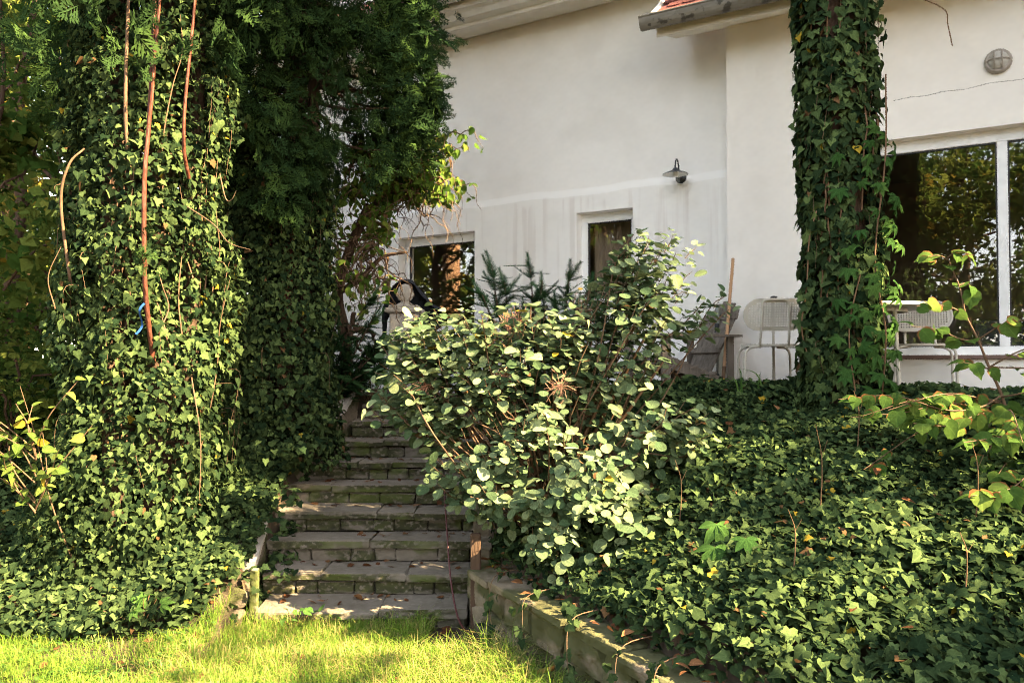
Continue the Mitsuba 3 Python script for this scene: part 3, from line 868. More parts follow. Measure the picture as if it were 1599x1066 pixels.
for k, pts in enumerate([[(-2.02, 5.5, 3.0), (-1.96, 5.45, 2.82), (-1.91, 5.42, 2.80), (-1.87, 5.40, 2.86)], [(-2.2, 5.4, 2.75), (-2.0, 5.35, 2.62), (-1.9, 5.35, 2.50), (-1.75, 5.35, 2.45)], [(-3.0, 5.25, 2.05), (-3.02, 5.2, 2.25), (-2.94, 5.2, 2.45)], [(-2.12, 5.3, 1.6), (-2.05, 5.28, 1.2), (-2.04, 5.25, .8)]]):
    obj('shoot', tube(spline(pts, 16), np.linspace(.005, .002, 16), 5), 'twig_bark', iv1, smooth=True)
# blue tape caught in the ivy
u = np.linspace(0, 1, 12)
tp = np.array([(-2.44 + .06 * a, 5.19 + .05 * math.sin(a * 6), 1.88 + .20 * a) for a in u])
tv = np.vstack([tp + [-.007, 0, .003], tp + [.007, 0, -.003]]); i = np.arange(11)
tag(obj('plastic_tape', (tv, np.stack([i, i + 12, i + 13, i + 1], 1)), 'blue_tape', smooth=True), 'narrow blue plastic tape caught in the lit ivy', 'tape')

# ---- second conifer with hanging green crown
t2 = thing('conifer_tree', 'dense dark conifer with drooping green crown between the lit ivy and the house', 'tree')
for k, (x, y, q, rad) in enumerate([(-2.05, 7.45, (.1, .1), .14), (-2.55, 7.2, (-.05, .1), .12), (-1.85, 7.3, (.15, .0), .07), (-2.65, 7.5, (-.1, .1), .09), (-2.3, 7.6, (0, .1), .10)]):
    obj('trunk', tube(wander((x, y, .6), (x + q[0], y + q[1], 10), 16, .02, 80 + k), np.linspace(rad, rad * .35, 16), 9), 'dark_bark', t2, smooth=True)
obj('stem', tube(spline([(-1.96, 7.0, 2.0), (-1.94, 6.95, 2.6), (-1.87, 6.95, 3.1), (-1.8, 7.0, 3.7)], 14), np.linspace(.045, .03, 14), 8), 'red_bark', t2, smooth=True)
obj('stem', tube(spline([(-2.08, 6.86, 2.7), (-2.075, 6.84, 3.0), (-2.07, 6.85, 3.3)], 8), .018, 8), 'red_bark', t2, smooth=True)
cl = []
r = rng(35)
for i in range(430):
    th = r.uniform(0, 2 * PI); z = r.uniform(3.15, 8.6)
    rr = np.interp(z, [3, 3.5, 4.3, 6, 8.6], [.55, .95, 1.07, .95, .4]) * r.uniform(.5, 1.03)
    o = np.array([math.cos(th), math.sin(th), 0])
    c = np.array([-1.82, 7.35, z]) + o * rr
    if c[0] > -1.7 and z < 3.55 + .25 * (c[0] + 1.7):
        continue
    if z < 3.75 and o[0] < -.2 and r.random() < .45:
        continue
    if z > 5.3 and r.random() < .35:
        continue
    cl.append((c, unit(o + [0, 0, -.45]), .20))
for c in [(-.82, 7.1, 4.25), (-.76, 7.05, 4.18), (-.82, 7.1, 4.05), (-.78, 7.15, 3.95), (-.86, 7.05, 3.78), (-1.0, 7.0, 3.55), (-1.2, 6.9, 3.5), (-1.75, 6.5, 3.35), (-1.95, 6.4, 3.2), (-1.85, 6.4, 3.05), (-1.5, 6.5, 3.5), (-.84, 7.1, 4.6), (-.86, 7.1, 4.9), (-.9, 7.1, 5.1)]:
    cl.append((np.array(c), unit(np.array([.5, -.4, -.4])), .13))
pts2 = thuja_crown(t2, cl, 36, 0.165, 26)
bm = []
for i in range(0, len(cl), 3):
    c = cl[i][0]; bm.append(tube(wander((-1.95 + r.normal(0, .1), 7.4, c[2] + .25), c, 7, .03, 900 + i), np.linspace(.022, .005, 7), 5, False))
obj('branch', join(bm), 'dark_bark', t2, smooth=True)
iv2 = thing('climbing_ivy', 'dark shaded ivy column climbing the second conifer beside the steps', 'ivy')
ivy_column(iv2, -2.12, 7.12, 0.8, 3.6, lambda z, th: 0.44 + 0.16 * np.exp(-(z - .8) / .5), 17000, 0.049, 'ivy_leaf_mat', 90, 150, 0.18, 0.16)
ivy_shoots(iv2, -2.12, 7.12, 1.2, 3.4, .44, 40, .06, 'ivy_leaf_mat', 95)

# lit places of the garden: no crown of the shading trees stands between them and the sun
LIT = [(x, y, .05, .34) for x in np.arange(-3.4, .1, .3) for y in (4.1, 4.4, 4.75) if y < 4.7 or x < -1.2] + [(x, 4.3, .05, .3) for x in (-3.9, -3.6)]
LIT += [(-2.25, 5.4, z, .40) for z in np.arange(.5, 3.3, .3)] + [(-2.62, 5.25, z, .34) for z in np.arange(.5, 3.1, .3)] + [(-2.5, 5.0, .25, .3), (-3.0, 4.9, 1.2, .3), (-2.1, 5.1, .3, .25)]
BANK = [(.41, 4.28, .49, .16), (.61, 4.28, .56, .2), (.8, 4.04, .59, .2), (.98, 3.84, .62, .2), (1.19, 3.74, .69, .2), (1.32, 3.6, .67, .2), (1.48, 3.66, .71, .2), (1.58, 3.54, .69, .2), (1.77, 3.64, .75, .2), (1.92, 3.66, .78, .2), (2.07, 3.66, .81, .2), (2.18, 3.56, .8, .22),
        (2.08, 3.84, .86, .16), (1.89, 3.84, .83, .14), (.83, 3.48, .47, .16), (.94, 3.28, .48, .16), (.78, 3.52, .35, .16), (1.02, 3.14, .48, .14), (.65, 3.9, .51, .16), (.77, 3.72, .52, .14), (.6, 4.44, .59, .14), (2.11, 3.36, .73, .2), (1.41, 3.94, .78, .1), (1.46, 4.8, 1.03, .1), (1.86, 4.4, .98, .1), (2.45, 4.04, .98, .14)]
LIT += [(x, y, z, q - .13) for x, y, z, q in BANK]
LIT += [(.29, 4.6, .84, .14), (.53, 4.7, .93, .2), (.68, 4.75, 1.08, .2), (.78, 4.9, 1.33, .14), (.21, 4.45, .62, .14), (1.02, 4.9, 1.39, .16), (2.03, 6.1, 1.53, .14), (1.66, 6.3, 1.52, .12), (-.57, 5.1, 1.88, .16), (-.4, 5.0, 1.64, .14), (.96, 5.2, 2.39, .15), (.54, 5.2, 2.39, .15),
        (-.65, 7.1, 4.1, .3), (-.7, 7.1, 4.7, .3), (-.9, 8.1, 3.4, .35), (2.7, 4.6, 1.9, .25), (2.5, 4.2, 1.2, .25), (-1.5, 5.42, .12, .14), (-1.38, 5.72, .22, .10), (-1.1, 5.4, .1, .0), (-.78, 5.4, .13, .0), (-.62, 5.40, .16, .0), (-.9, 5.72, .24, .0), (-1.95, 6.0, .8, .16)]
LIT += [(-9.65, 5.85, z, .3) for z in (2.2, 2.7, 3.2)]
LIT = np.array(LIT)


def lets_sun(P):
    ok = np.ones(len(P), bool)
    rr = rng(5).random(len(P))
    for x, y, z, rad in LIT:
        v = P - [x, y, z]; t = v @ SUN
        d = np.linalg.norm(v - t[:, None] * SUN, axis=1)
        ok &= ~((d < rad + .27) & (t > 0) & (rr > .03))
    return ok


# ---- right ivy trunk
t3 = thing('ivy_clad_tree', 'straight tree trunk clad in dark ivy before the picture window', 'tree')
p3 = wander((2.40, 5.78, 1.1), (2.22, 5.85, 10.5), 20, .012, 5)
obj('trunk', tube(p3, np.linspace(.20, .12, 20), 16), 'dark_bark', t3, smooth=True)
r = rng(37)
cr3, lim = [], []
for i in range(90):
    th = r.uniform(0, 2 * PI); z = r.uniform(6.6, 11.5); L = r.uniform(.9, 4.0) * (1 if z < 9.5 else .6) * (1.0 if math.sin(th) < .2 else .6)
    e = np.array([2.25 + L * math.cos(th), 5.85 + L * math.sin(th), z + r.uniform(-.1, .7)])
    lim.append(tube(wander((2.25, 5.85, z - .4), e, 8, .04, 500 + i), np.linspace(.05, .012, 8), 6, False))
    for q in np.linspace(.4, 1, 5):
        cr3.append(np.array([2.25, 5.85, z - .2]) * (1 - q) + e * q)
obj('limb', join(lim), 'dark_bark', t3, smooth=True)
cr3 = np.repeat(np.array(cr3), 13, 0); cr3 = cr3 + r.normal(0, .30, cr3.shape); cr3 = cr3[lets_sun(cr3)]
V, F, U = scatter(CLUMP, cr3, orient(r.normal(0, .5, cr3.shape) + UP, r.normal(0, 1, cr3.shape)), r.uniform(.34, .5, len(cr3)), r.integers(0, 400, len(cr3)).astype(float))
tag(obj('crown', (V, F), 'wood_leaf_mat', t3, smooth=True, uv=U), kind='stuff')
iv3 = thing('climbing_ivy', 'glossy dark ivy on the trunk before the picture window', 'ivy')


def tilt_col(z):
    return np.interp(z, p3[:, 2], p3[:, 0]), np.interp(z, p3[:, 2], p3[:, 1])


N = 12000
z = r.uniform(1.25, 6.5, N); th = r.uniform(0, 2 * PI, N); d = np.stack([np.cos(th), np.sin(th), 0 * th], 1)
lump = meshkit.fbm(np.stack([d[:, 0] * 1.5, d[:, 1] * 1.5, z * 1.6], 1), 3, 3) - .5
keepm = meshkit.fbm(np.stack([d[:, 0] * 2.2, d[:, 1] * 2.2, z * 1.1], 1) + 9, 3, 8) > 0.30
R_ = 0.205 + .12 * lump + .07 * r.random(N) + .10 * np.exp(-(z - 1.3) / .25)
cx, cy = tilt_col(z)
p = np.column_stack([cx + d[:, 0] * R_, cy + d[:, 1] * R_, z])[keepm]; d = d[keepm]; M = len(p)
nn = d + r.normal(0, .38, (M, 3)) + [0, 0, .55]; tt = -UP * 1.0 + d * .5 + r.normal(0, .4, (M, 3)); sz = .064 * np.clip(np.exp(r.normal(-.08, .3, M)), .4, 1.5)
h_ = M // 2
leaves(iv3, 'leaf', IVY2, 'ivy2', 'ivy_leaf_mat', p[:h_], nn[:h_], tt[:h_], sz[:h_], 101, 150)
leaves(iv3, 'leaf', IVY, 'ivy', 'ivy_leaf_mat', p[h_:], nn[h_:], tt[h_:], sz[h_:], 102, 150)
st = []
for k in range(26):
    a = r.uniform(PI * 1.05, PI * 1.95); z0 = r.uniform(1.3, 4.4); z1 = z0 + r.uniform(.5, 1.3)
    x0, y0 = tilt_col(z0)
    st.append(tube(wander((x0 + 0.235 * math.cos(a), y0 + 0.235 * math.sin(a), z0), (x0 + 0.235 * math.cos(a + .1), y0 + 0.235 * math.sin(a + .1), z1), 9, .012, 600 + k), .006, 5, False))
obj('vine_stem', join(st), 'tan_twig', iv3, smooth=True)
ivy_shoots(iv3, 2.37, 5.78, 1.6, 5.6, .21, 80, .070, 'ivy_leaf_mat', 107, .07)
hang = spline([(2.12, 5.55, 2.75), (2.05, 5.5, 2.55), (2.02, 5.48, 2.2), (1.98, 5.47, 1.95), (2.02, 5.46, 1.75), (2.10, 5.46, 1.78)], 30)
obj('hanging_shoot', tube(hang, .005, 5), 'tan_twig', iv3, smooth=True)
q = hang[r.integers(0, 30, 40)] + r.normal(0, .03, (40, 3))
leaves(iv3, 'shoot_leaf', IVY, 'ivy', 'ivy_leaf_mat', q, r.normal(0, .5, (40, 3)) + [0, -.8, .4], r.normal(0, .5, (40, 3)) - UP, .065, 104, 40)
tw3 = spline([(2.62, 5.5, 4.22), (2.80, 5.45, 4.20), (2.95, 5.4, 4.10), (2.97, 5.4, 4.0), (3.0, 5.4, 3.85)], 16)
obj('bare_shoot', tube(tw3, .004, 5), 'tan_twig', iv3, smooth=True)
# Virginia creeper on the same trunk
vc = thing('virginia_creeper', 'light green five-fingered creeper low on the right ivy trunk', 'creeper')
N = 95
a = r.uniform(PI * 1.35, PI * 1.95, N); z = 1.45 + 1.9 * r.random(N) ** 1.1; cx, cy = tilt_col(z)
d = np.stack([np.cos(a), np.sin(a), 0 * a], 1)
p = np.column_stack([cx, cy, z]) + d * (.33 + .05 * r.random(N))[:, None]
leaves(vc, 'leaf', FINGER, 'finger', 'creeper_mat', p, d + r.normal(0, .3, (N, 3)) + [0, 0, .45], -UP + r.normal(0, .5, (N, 3)), .15 * r.uniform(.7, 1.15, N), 105, 95)
obj('stem', join([tube(spline([(2.52, 5.5, 1.3), (2.56, 5.48, 1.9), (2.5, 5.5, 2.4), (2.58, 5.5, 3.1), (2.6, 5.52, 3.7)], 20), .006, 5), tube(spline([(2.35, 5.46, 1.4), (2.3, 5.46, 1.9), (2.38, 5.46, 2.3)], 12), .005, 5)]), 'tan_twig', vc, smooth=True)

# ---- ivy carpet right
def carpet(holder, xy, size, bsdf, seed, keep, lift=0.10, face=(0.0, -0.30, 0.9)):
    r = rng(seed); N = len(xy)
    z = ground_z(xy[:, 0], xy[:, 1])
    l = meshkit.fbm(np.column_stack([xy * 2.3, np.zeros(N)]), 3, seed)
    z = z + lift * (0.25 + 1.3 * l) * r.random(N) ** 0.45
    p = np.column_stack([xy, z])
    n = np.asarray(face) + r.normal(0, .40, (N, 3)); t = np.array([0, -.8, -.25]) + r.normal(0, .75, (N, 3))
    s = size * np.clip(np.exp(r.normal(-.15, .35, N)), .35, 1.6)
    sel = r.random(N) < .5; k1 = int(keep * .5)
    leaves(holder, 'leaf', IVY, 'ivy', bsdf, p[sel], n[sel], t[sel], s[sel], seed + 1, k1)
    leaves(holder, 'leaf', IVY2, 'ivy2', bsdf, p[~sel], n[~sel], t[~sel], s[~sel], seed + 2, keep - k1)


r = rng(41)
gi = tag(key_for('ground_ivy'), 'carpet of ivy leaves covering the terrace bank right of the steps', 'ivy', kind='stuff')
xy = np.column_stack([r.uniform(-.2, 6.0, 112000), r.uniform(1.8, 7.3, 112000)])
dcr = (xy - CREST) @ CN
inset = xy[:, 0] - wall_x(xy[:, 1])
edge = np.interp(xy[:, 1], [3.3, 4.2], [-.02, .10]) + .22 * (meshkit.fbm(np.column_stack([xy * 2.2, xy[:, :1] * 0]), 3, 6) - .5) - .14 * (meshkit.noise(np.column_stack([xy * 1.1, xy[:, :1] * 0]), 16) > .6)
ok = (inset > edge) & (dcr > -0.35) & (xy[:, 0] < 3.0 + .72 * xy[:, 1] * 0.5 + 1)
carpet(gi, xy[ok], .048, 'ivy_leaf_mat', 110, 300, .16)
gl_ = tag(key_for('ground_ivy'), 'mound of ivy leaves spreading from the conifers to the lawn left of the steps', 'ivy', kind='stuff')
xy = np.column_stack([r.uniform(-5.6, -1.5, 64000), r.uniform(4.6, 8.5, 64000)])
ed = 4.85 + .25 * (meshkit.fbm(np.column_stack([xy * 2, xy[:, :1] * 0]), 3, 9) - .5) + np.interp(xy[:, 0], [-3.5, -2.0, -1.75], [-.05, .05, .5])
xlim = np.interp(xy[:, 1], [4.9, 5.5, 6.1, 6.6, 7.05, 7.5, 8.2], [-1.86, -1.78, -1.70, -1.74, -1.76, -1.76, -1.72]) + .22 * (meshkit.noise(np.column_stack([xy * 3, xy[:, :1] * 0]), 19) - .35)
ok = (xy[:, 1] > ed) & (xy[:, 0] < xlim)
carpet(gl_, xy[ok], .047, 'ivy_leaf_mat', 120, 300, .22)
# runners of ivy over the coping and the treads
run = []
for (x, y, z) in [(-1.78, 6.25, 1.02), (-1.72, 6.5, 1.02), (-1.66, 6.95, 1.2), (-1.8, 5.75, .55), (-1.74, 6.05, .7), (-1.62, 6.75, 1.05), (-1.9, 6.7, 1.25), (-1.86, 7.1, 1.4), (-1.75, 7.35, 1.42), (-1.95, 5.85, .72), (-1.7, 5.6, .25)]:
    k = 26
    run.append(np.array([x, y, z]) + r.normal(0, 1, (k, 3)) * [.085, .10, .04])
run = np.vstack(run)
leaves(gl_, 'runner_leaf', IVY, 'ivy', 'ivy_leaf_mat', run, r.normal(0, .3, run.shape) + [.1, -.3, .9], r.normal(0, .8, run.shape) + [.3, -.6, -.3], .06, 125, 120)

hr = []
for k, (l, o, dz) in enumerate([(.35, -.03, .30), (.8, -.05, .22), (1.25, -.04, .30), (1.7, -.06, .34), (1.95, -.04, .25), (1.05, .1, .02), (1.5, .12, .02)]):
    p0 = W0 + WD * l + WN * .25 + [0, 0, .42]; p1 = W0 + WD * (l + .04) + WN * (o + .02) + [0, 0, .41]; p2 = W0 + WD * (l + .12) + WN * (o - .04) + [0, 0, .41 - dz]
    pts = spline([p0, p1, (p1 + p2) / 2 + WN * -.03, p2], 18)
    obj('runner', tube(pts, np.linspace(.0028, .0015, 18), 5), 'twig_bark', gi, smooth=True)
    hr.append(pts[r.integers(3, 18, 13)] + r.normal(0, .02, (13, 3)))
hr = np.vstack(hr)
leaves(gi, 'runner_leaf', IVY, 'ivy', 'ivy_leaf_mat', hr, r.normal(0, .4, hr.shape) + [-.4, -.5, .6], r.normal(0, .5, hr.shape) + [0, -.2, -.8], .058 * r.uniform(.6, 1.2, len(hr)), 118, len(hr))
# creeper seedlings on the bank
for k, (x, y, n_) in enumerate([(1.08, 4.25, 1), (1.02, 4.05, 1), (1.16, 4.0, 1)]):
    vk = thing('creeper_seedling', ['light green five-leaved seedling uppermost in the dark bank ivy', 'five-leaved seedling lower left of the uppermost one in the ivy', 'small five-leaved seedling to the right and below in the bank ivy'][k], 'seedling')
    z = float(ground_z(x, y)) + .18
    p = np.array([[x, y, z]])
    leaves(vk, 'leaf', FINGER, 'finger', 'creeper_mat', p, np.array([[.1, -.75, .7]]), np.array([[.05, -.6, -.5]]), np.array([[.26, .23, .16][k]]), 130 + k, 1, None)
    obj('stem', tube([(x, y, z - .2), (x, y + .01, z)], .003, 5), 'tan_twig', vk)

for k, (x, y, h_) in enumerate([(1.62, 4.25, .42), (1.3, 3.75, .25), (2.3, 4.0, .3), (.95, 4.6, .3), (1.9, 3.4, .22), (2.1, 4.9, .3)]):
    z0 = float(ground_z(x, y))
    tag(obj('dry_stalk', join([tube(spline([(x, y, z0), (x + .02, y, z0 + .15 + h_ * .5), (x - .02, y - .02, z0 + .15 + h_)], 10), np.linspace(.004, .0015, 10), 5), tube([(x + .015, y, z0 + .15 + h_ * .55), (x + .05, y, z0 + .15 + h_ * .8)], .0015, 4)]), 'tan_twig', gi, smooth=True), 'thin dry brown stalk')

# ---- smoke bush
sb = thing('smoke_bush', 'large smoke bush with round grey-green leaves spilling over the steps', 'bush')
r = rng(51)
BASE = np.array([.22, 5.40, .50])
blobs = [((-.46, 5.2, 1.64), (.46, .34, .36), 84), ((.08, 5.2, 1.70), (.48, .38, .38), 86), ((.72, 5.25, 1.88), (.42, .38, .46), 92), ((.26, 4.95, 1.10), (.62, .40, .46), 104), ((.46, 4.66, .78), (.44, .30, .36), 88),
         ((1.14, 5.3, 2.14), (.36, .2, .22), 26), ((-.30, 5.15, 1.0), (.26, .28, .34), 30), ((1.0, 4.92, 1.30), (.28, .26, .20), 22), ((-.68, 5.25, 1.50), (.30, .24, .26), 30), ((.92, 5.25, 2.40), (.30, .25, .18), 30), ((-.35, 5.15, 1.95), (.36, .24, .10), 18),
         ((.2, 5.3, 1.98), (.44, .24, .14), 16), ((-.62, 5.2, 1.80), (.28, .22, .14), 18)]
wood, P, Nn, Tt = [], [], [], []
ti = 0
for c, ra, k in blobs:
    for i in range(k):
        d = unit(r.normal(0, 1, 3)); e = np.array(c) + d * ra * (.35 + .65 * r.random() ** .5)
        e[2] = max(e[2], .40)
        dirn = unit((e - BASE) * [1, 1, .6] + [0, -.1, .25] + r.normal(0, .15, 3))
        mid = BASE * .45 + e * .55 + [0, 0, .12] + r.normal(0, .06, 3)
        b0 = BASE + r.normal(0, .09, 3) * [1, 1, 0.2]
        path = spline([b0, mid, e - dirn * .16, e], 12)
        if i % 6 == 0:
            wood.append(tube(path, np.linspace(.007, .003, 12), 5, False))
        else:
            wood.append(tube(path[8:], np.linspace(.0035, .002, 4), 4, False))
        m = r.integers(8, 16)
        f = np.linspace(.0, 1, m)
        base = e - dirn * (.26 * (1 - f))[:, None]
        ang = np.arange(m) * 2.4 + r.uniform(0, 6)
        sx = unit(np.cross(dirn, UP)); sy = np.cross(sx, dirn)
        out = np.cos(ang)[:, None] * sx + np.sin(ang)[:, None] * sy
        t = out + dirn * (0.25 + .6 * f)[:, None]
        P.append(base + t * .028); Tt.append(t + [0, 0, -.25]); Nn.append(UP * .95 + r.normal(0, .42, (m, 3)) + unit(e - [.2, 5.35, 1.0]) * .3 + [.1, -.25, 0])
obj('branch', join(wood), 'twig_bark', sb, smooth=True)
main = []
for k, e in enumerate([(.9, 5.3, 1.9), (.6, 5.2, 1.5), (-.3, 5.3, 1.3), (.1, 5.2, 1.2), (.35, 5.0, 1.0), (1.0, 5.3, 1.7)]):
    obj('stem', tube(spline([BASE + r.normal(0, .06, 3), (BASE + e) / 2 + [0, 0, .05], e], 12), np.linspace(.020, .008, 12), 7), 'tan_twig', sb, smooth=True)
P, Nn, Tt = np.vstack(P), np.vstack(Nn), np.vstack(Tt)
gap = np.ones(len(P), bool)                           # open places in the bush where sun falls through onto the lowest steps
for q, w in [((-1.5, 5.42, .12), .10), ((-1.38, 5.72, .22), .10), ((-1.1, 5.40, .10), .07), ((-.78, 5.40, .13), .06), ((-.62, 5.40, .16), .05), ((-.9, 5.72, .24), .05)]:
    v = P - np.array(q); gap &= np.linalg.norm(v - (v @ SUN)[:, None] * SUN, axis=1) > w
P, Nn, Tt = P[gap], Nn[gap], Tt[gap]
leaves(sb, 'leaf', ROUND, 'round', 'smoke_leaf_mat', P, Nn, Tt, .063 * np.clip(np.exp(r.normal(-.12, .32, len(P))), .35, 1.45), 140, 300)
plume = []
for c in [(-.02, 5.3, 1.93), (.04, 5.35, 1.98), (-.12, 5.2, 1.83), (-.05, 5.2, 1.62), (.46, 5.3, 2.0), (.5, 5.4, 2.03), (.3, 5.0, 1.55), (-.55, 5.1, 1.55)]:
    for i in range(46):
        e = np.array(c) + r.normal(0, .055, 3); m_ = (e + c) / 2 + r.normal(0, .015, 3)
        plume.append(tube([c, m_, e], .0012, 3, False))
tag(obj('plume', join(plume), 'plume_mat', sb), kind='stuff')

# ---- yews
def yew(name, lab, base, shoots, seed, keep=0, size=.2):
    y = thing(name, lab, 'yew'); r = rng(seed); P, D, Nn, wd = [], [], [], []
    for (e, n_) in shoots:
        e = np.array(e); path = spline([base, (np.array(base) * .4 + e * .6) + [0, 0, .05] + r.normal(0, .05, 3), e], 12)
        wd.append(tube(path, np.linspace(.012, .004, 12), 5, False))
        for i in range(n_):
            f = r.uniform(.25, 1); k = min(int(f * 11), 10); c = path[k] + (path[k + 1] - path[k]) * r.random(); dd = unit(path[k + 1] - path[k])
            s = unit(r.normal(0, 1, 3) * [1, 1, .5]); P.append(c); D.append(dd * 1.0 + s * .75); Nn.append(UP + r.normal(0, .4, 3))
        P.append(e - unit(e - np.array(base)) * .1); D.append(unit(e - np.array(base))); Nn.append(np.array([.2, -1, .3]))
    obj('branch', join(wd), 'dark_bark', y, smooth=True)
    P, D, Nn = map(np.array, (P, D, Nn))
    V, F, U = scatter(NEEDLES, P, orient(Nn, D), size * r.uniform(.7, 1.2, len(P)), r.integers(0, 400, len(P)).astype(float))
    tag(obj('needles', (V, F), 'yew_mat', y, smooth=False, uv=U), kind='stuff')


r = rng(61)
sh = [((-.16, 6.25, 2.46), 44), ((-.06, 6.2, 2.32), 34), ((.14, 6.25, 2.46), 44), ((.24, 6.3, 2.34), 36), ((.45, 6.25, 2.36), 36), ((.62, 6.3, 2.3), 36)] + [((.25 + r.uniform(-.5, .75), 6.3 + r.uniform(-.3, .3), r.uniform(1.6, 2.25)), 20) for i in range(26)]
yew('yew_bush', 'dark yew with upright shoots rising behind the smoke bush', (.2, 6.35, 1.0), sh, 62)
sh = [((-1.75 + r.uniform(-.45, .55), 7.75 + r.uniform(-.35, .3), r.uniform(1.6, 2.35)), 20) for i in range(34)] + [((-1.28, 7.7, 2.15), 22), ((-1.25, 7.75, 1.9), 20), ((-1.3, 7.7, 1.75), 18)]
yew('yew_bush', 'low dark yew at the stair head beside the ivy column', (-1.85, 7.9, 1.1), sh, 63)

# ---- contorted hazel by the house wall
ch = thing('contorted_hazel', 'twisted hazel with corkscrew twigs and yellow-green leaves before the house wall', 'tree')
r = rng(71)


def corkscrew(p0, d0, n, step, wob, droop, seed):
    r = rng(seed); p = np.array(p0, float); d = unit(np.array(d0, float)); pts = [p.copy()]; ph = r.uniform(0, 6)
    for i in range(n):
        d = unit(d + r.normal(0, wob, 3) + np.array([0, 0, -droop]) * i / n + wob * .9 * np.array([math.cos(ph + i * 1.3), math.sin(ph + i * 1.1), math.cos(i * 1.2 + ph)]))
        p = p + d * step; pts.append(p.copy())
    return spline(pts, n * 2)


B0 = np.array([-1.72, 8.25, 1.25])
tr = spline([B0, (-1.70, 8.2, 1.9), (-1.78, 8.15, 2.4), (-1.62, 8.1, 2.9), (-1.45, 8.1, 3.3)], 20)
obj('trunk', tube(tr, np.linspace(.07, .045, 20), 9), 'dark_bark', ch, smooth=True)
obj('limb', tube(spline([(-1.5, 8.1, 3.2), (-1.2, 8.05, 3.45), (-.95, 8.1, 3.6), (-.75, 8.1, 3.55)], 14), np.linspace(.04, .014, 14), 8), 'dark_bark', ch, smooth=True)
obj('limb', tube(spline([(-1.78, 8.15, 2.4), (-1.5, 8.0, 2.55), (-1.3, 8.0, 2.75), (-1.05, 8.0, 2.8)], 14), np.linspace(.035, .012, 14), 8), 'dark_bark', ch, smooth=True)
for k, (p0, d0) in enumerate([((-1.66, 8.1, 2.05), (.5, -.2, .5)), ((-1.6, 8.1, 2.2), (.7, -.2, .1)), ((-1.62, 8.05, 2.0), (.6, -.3, .2))]):
    pp = corkscrew(p0, d0, 9, .06, .75, .1, 710 + k)
    obj('stub', tube(pp, np.linspace(.026, .014, len(pp)), 8), 'dark_bark', ch, smooth=True)
tws, LP = [], []
for k in range(190):
    s = r.random()
    if s < .62:
        p0 = np.array([-1.5 + .75 * r.random(), 8.05 + r.normal(0, .12), 3.35 + r.uniform(-.05, .6)])
    else:
        p0 = np.array([-1.8 + .5 * r.random(), 8.0 + r.normal(0, .1), 2.55 + r.uniform(-.1, .6)])
    pp = corkscrew(p0, (r.normal(.35, .6), r.normal(-.2, .4), r.normal(.1, .4)), 11, .075, .5, .75, 800 + k)
    tws.append(tube(pp, np.linspace(.0085, .0025, len(pp)), 4, False))
    m = int(15 * (1.0 if pp[-1][2] > 2.85 else .3))
    LP.append(pp[r.integers(3, len(pp), m)])
obj('twig', join(tws), 'twig_bark', ch, smooth=True)
LP = np.vstack(LP) + r.normal(0, .03, (sum(map(len, LP)), 3)); LP = LP[~((LP[:, 0] > -1.2) & (LP[:, 2] < 3.32))]
leaves(ch, 'leaf', OVATE, 'ovate', 'twist_mat', LP, r.normal(0, .6, LP.shape) + [.3, -.7, .3], r.normal(0, .45, LP.shape) - UP, .085 * r.uniform(.6, 1.2, len(LP)), 150, 150)

# ---- hazel sapling at the right, and its twin at the left
def sapling(name, lab, stem, rad, twigs, size, mat, seed, proto=HAZEL, pname='hazel'):
    k = thing(name, lab, 'sapling'); r = rng(seed)
    obj('stem', tube(spline(stem, 30), np.linspace(rad, rad * .3, 30), 7), 'twig_bark', k, smooth=True)
    P, Tt, Nn = [], [], []
    for pts, m in twigs:
        q = spline(pts, 16); obj('twig', tube(q, np.linspace(.0055, .002, 16), 5), 'twig_bark', k, smooth=True)
        f = np.linspace(.25, 1, m); i = np.clip((f * 15).astype(int), 0, 14); dd = unit(q[i + 1] - q[i]); side = unit(np.cross(dd, UP)) * np.where(np.arange(m) % 2, 1, -1)[:, None]
        P.append(q[i] + r.normal(0, .012, (m, 3))); Tt.append(dd * .5 + side * .7 - UP * .5 + r.normal(0, .25, (m, 3))); Nn.append(UP * .75 + [0, -.45, 0] + r.normal(0, .35, (m, 3)))
    P, Tt, Nn = map(np.vstack, (P, Tt, Nn))
    leaves(k, 'leaf', proto, pname, mat, P, Nn, Tt, size * r.uniform(.6, 1.15, len(P)), seed + 1, len(P))


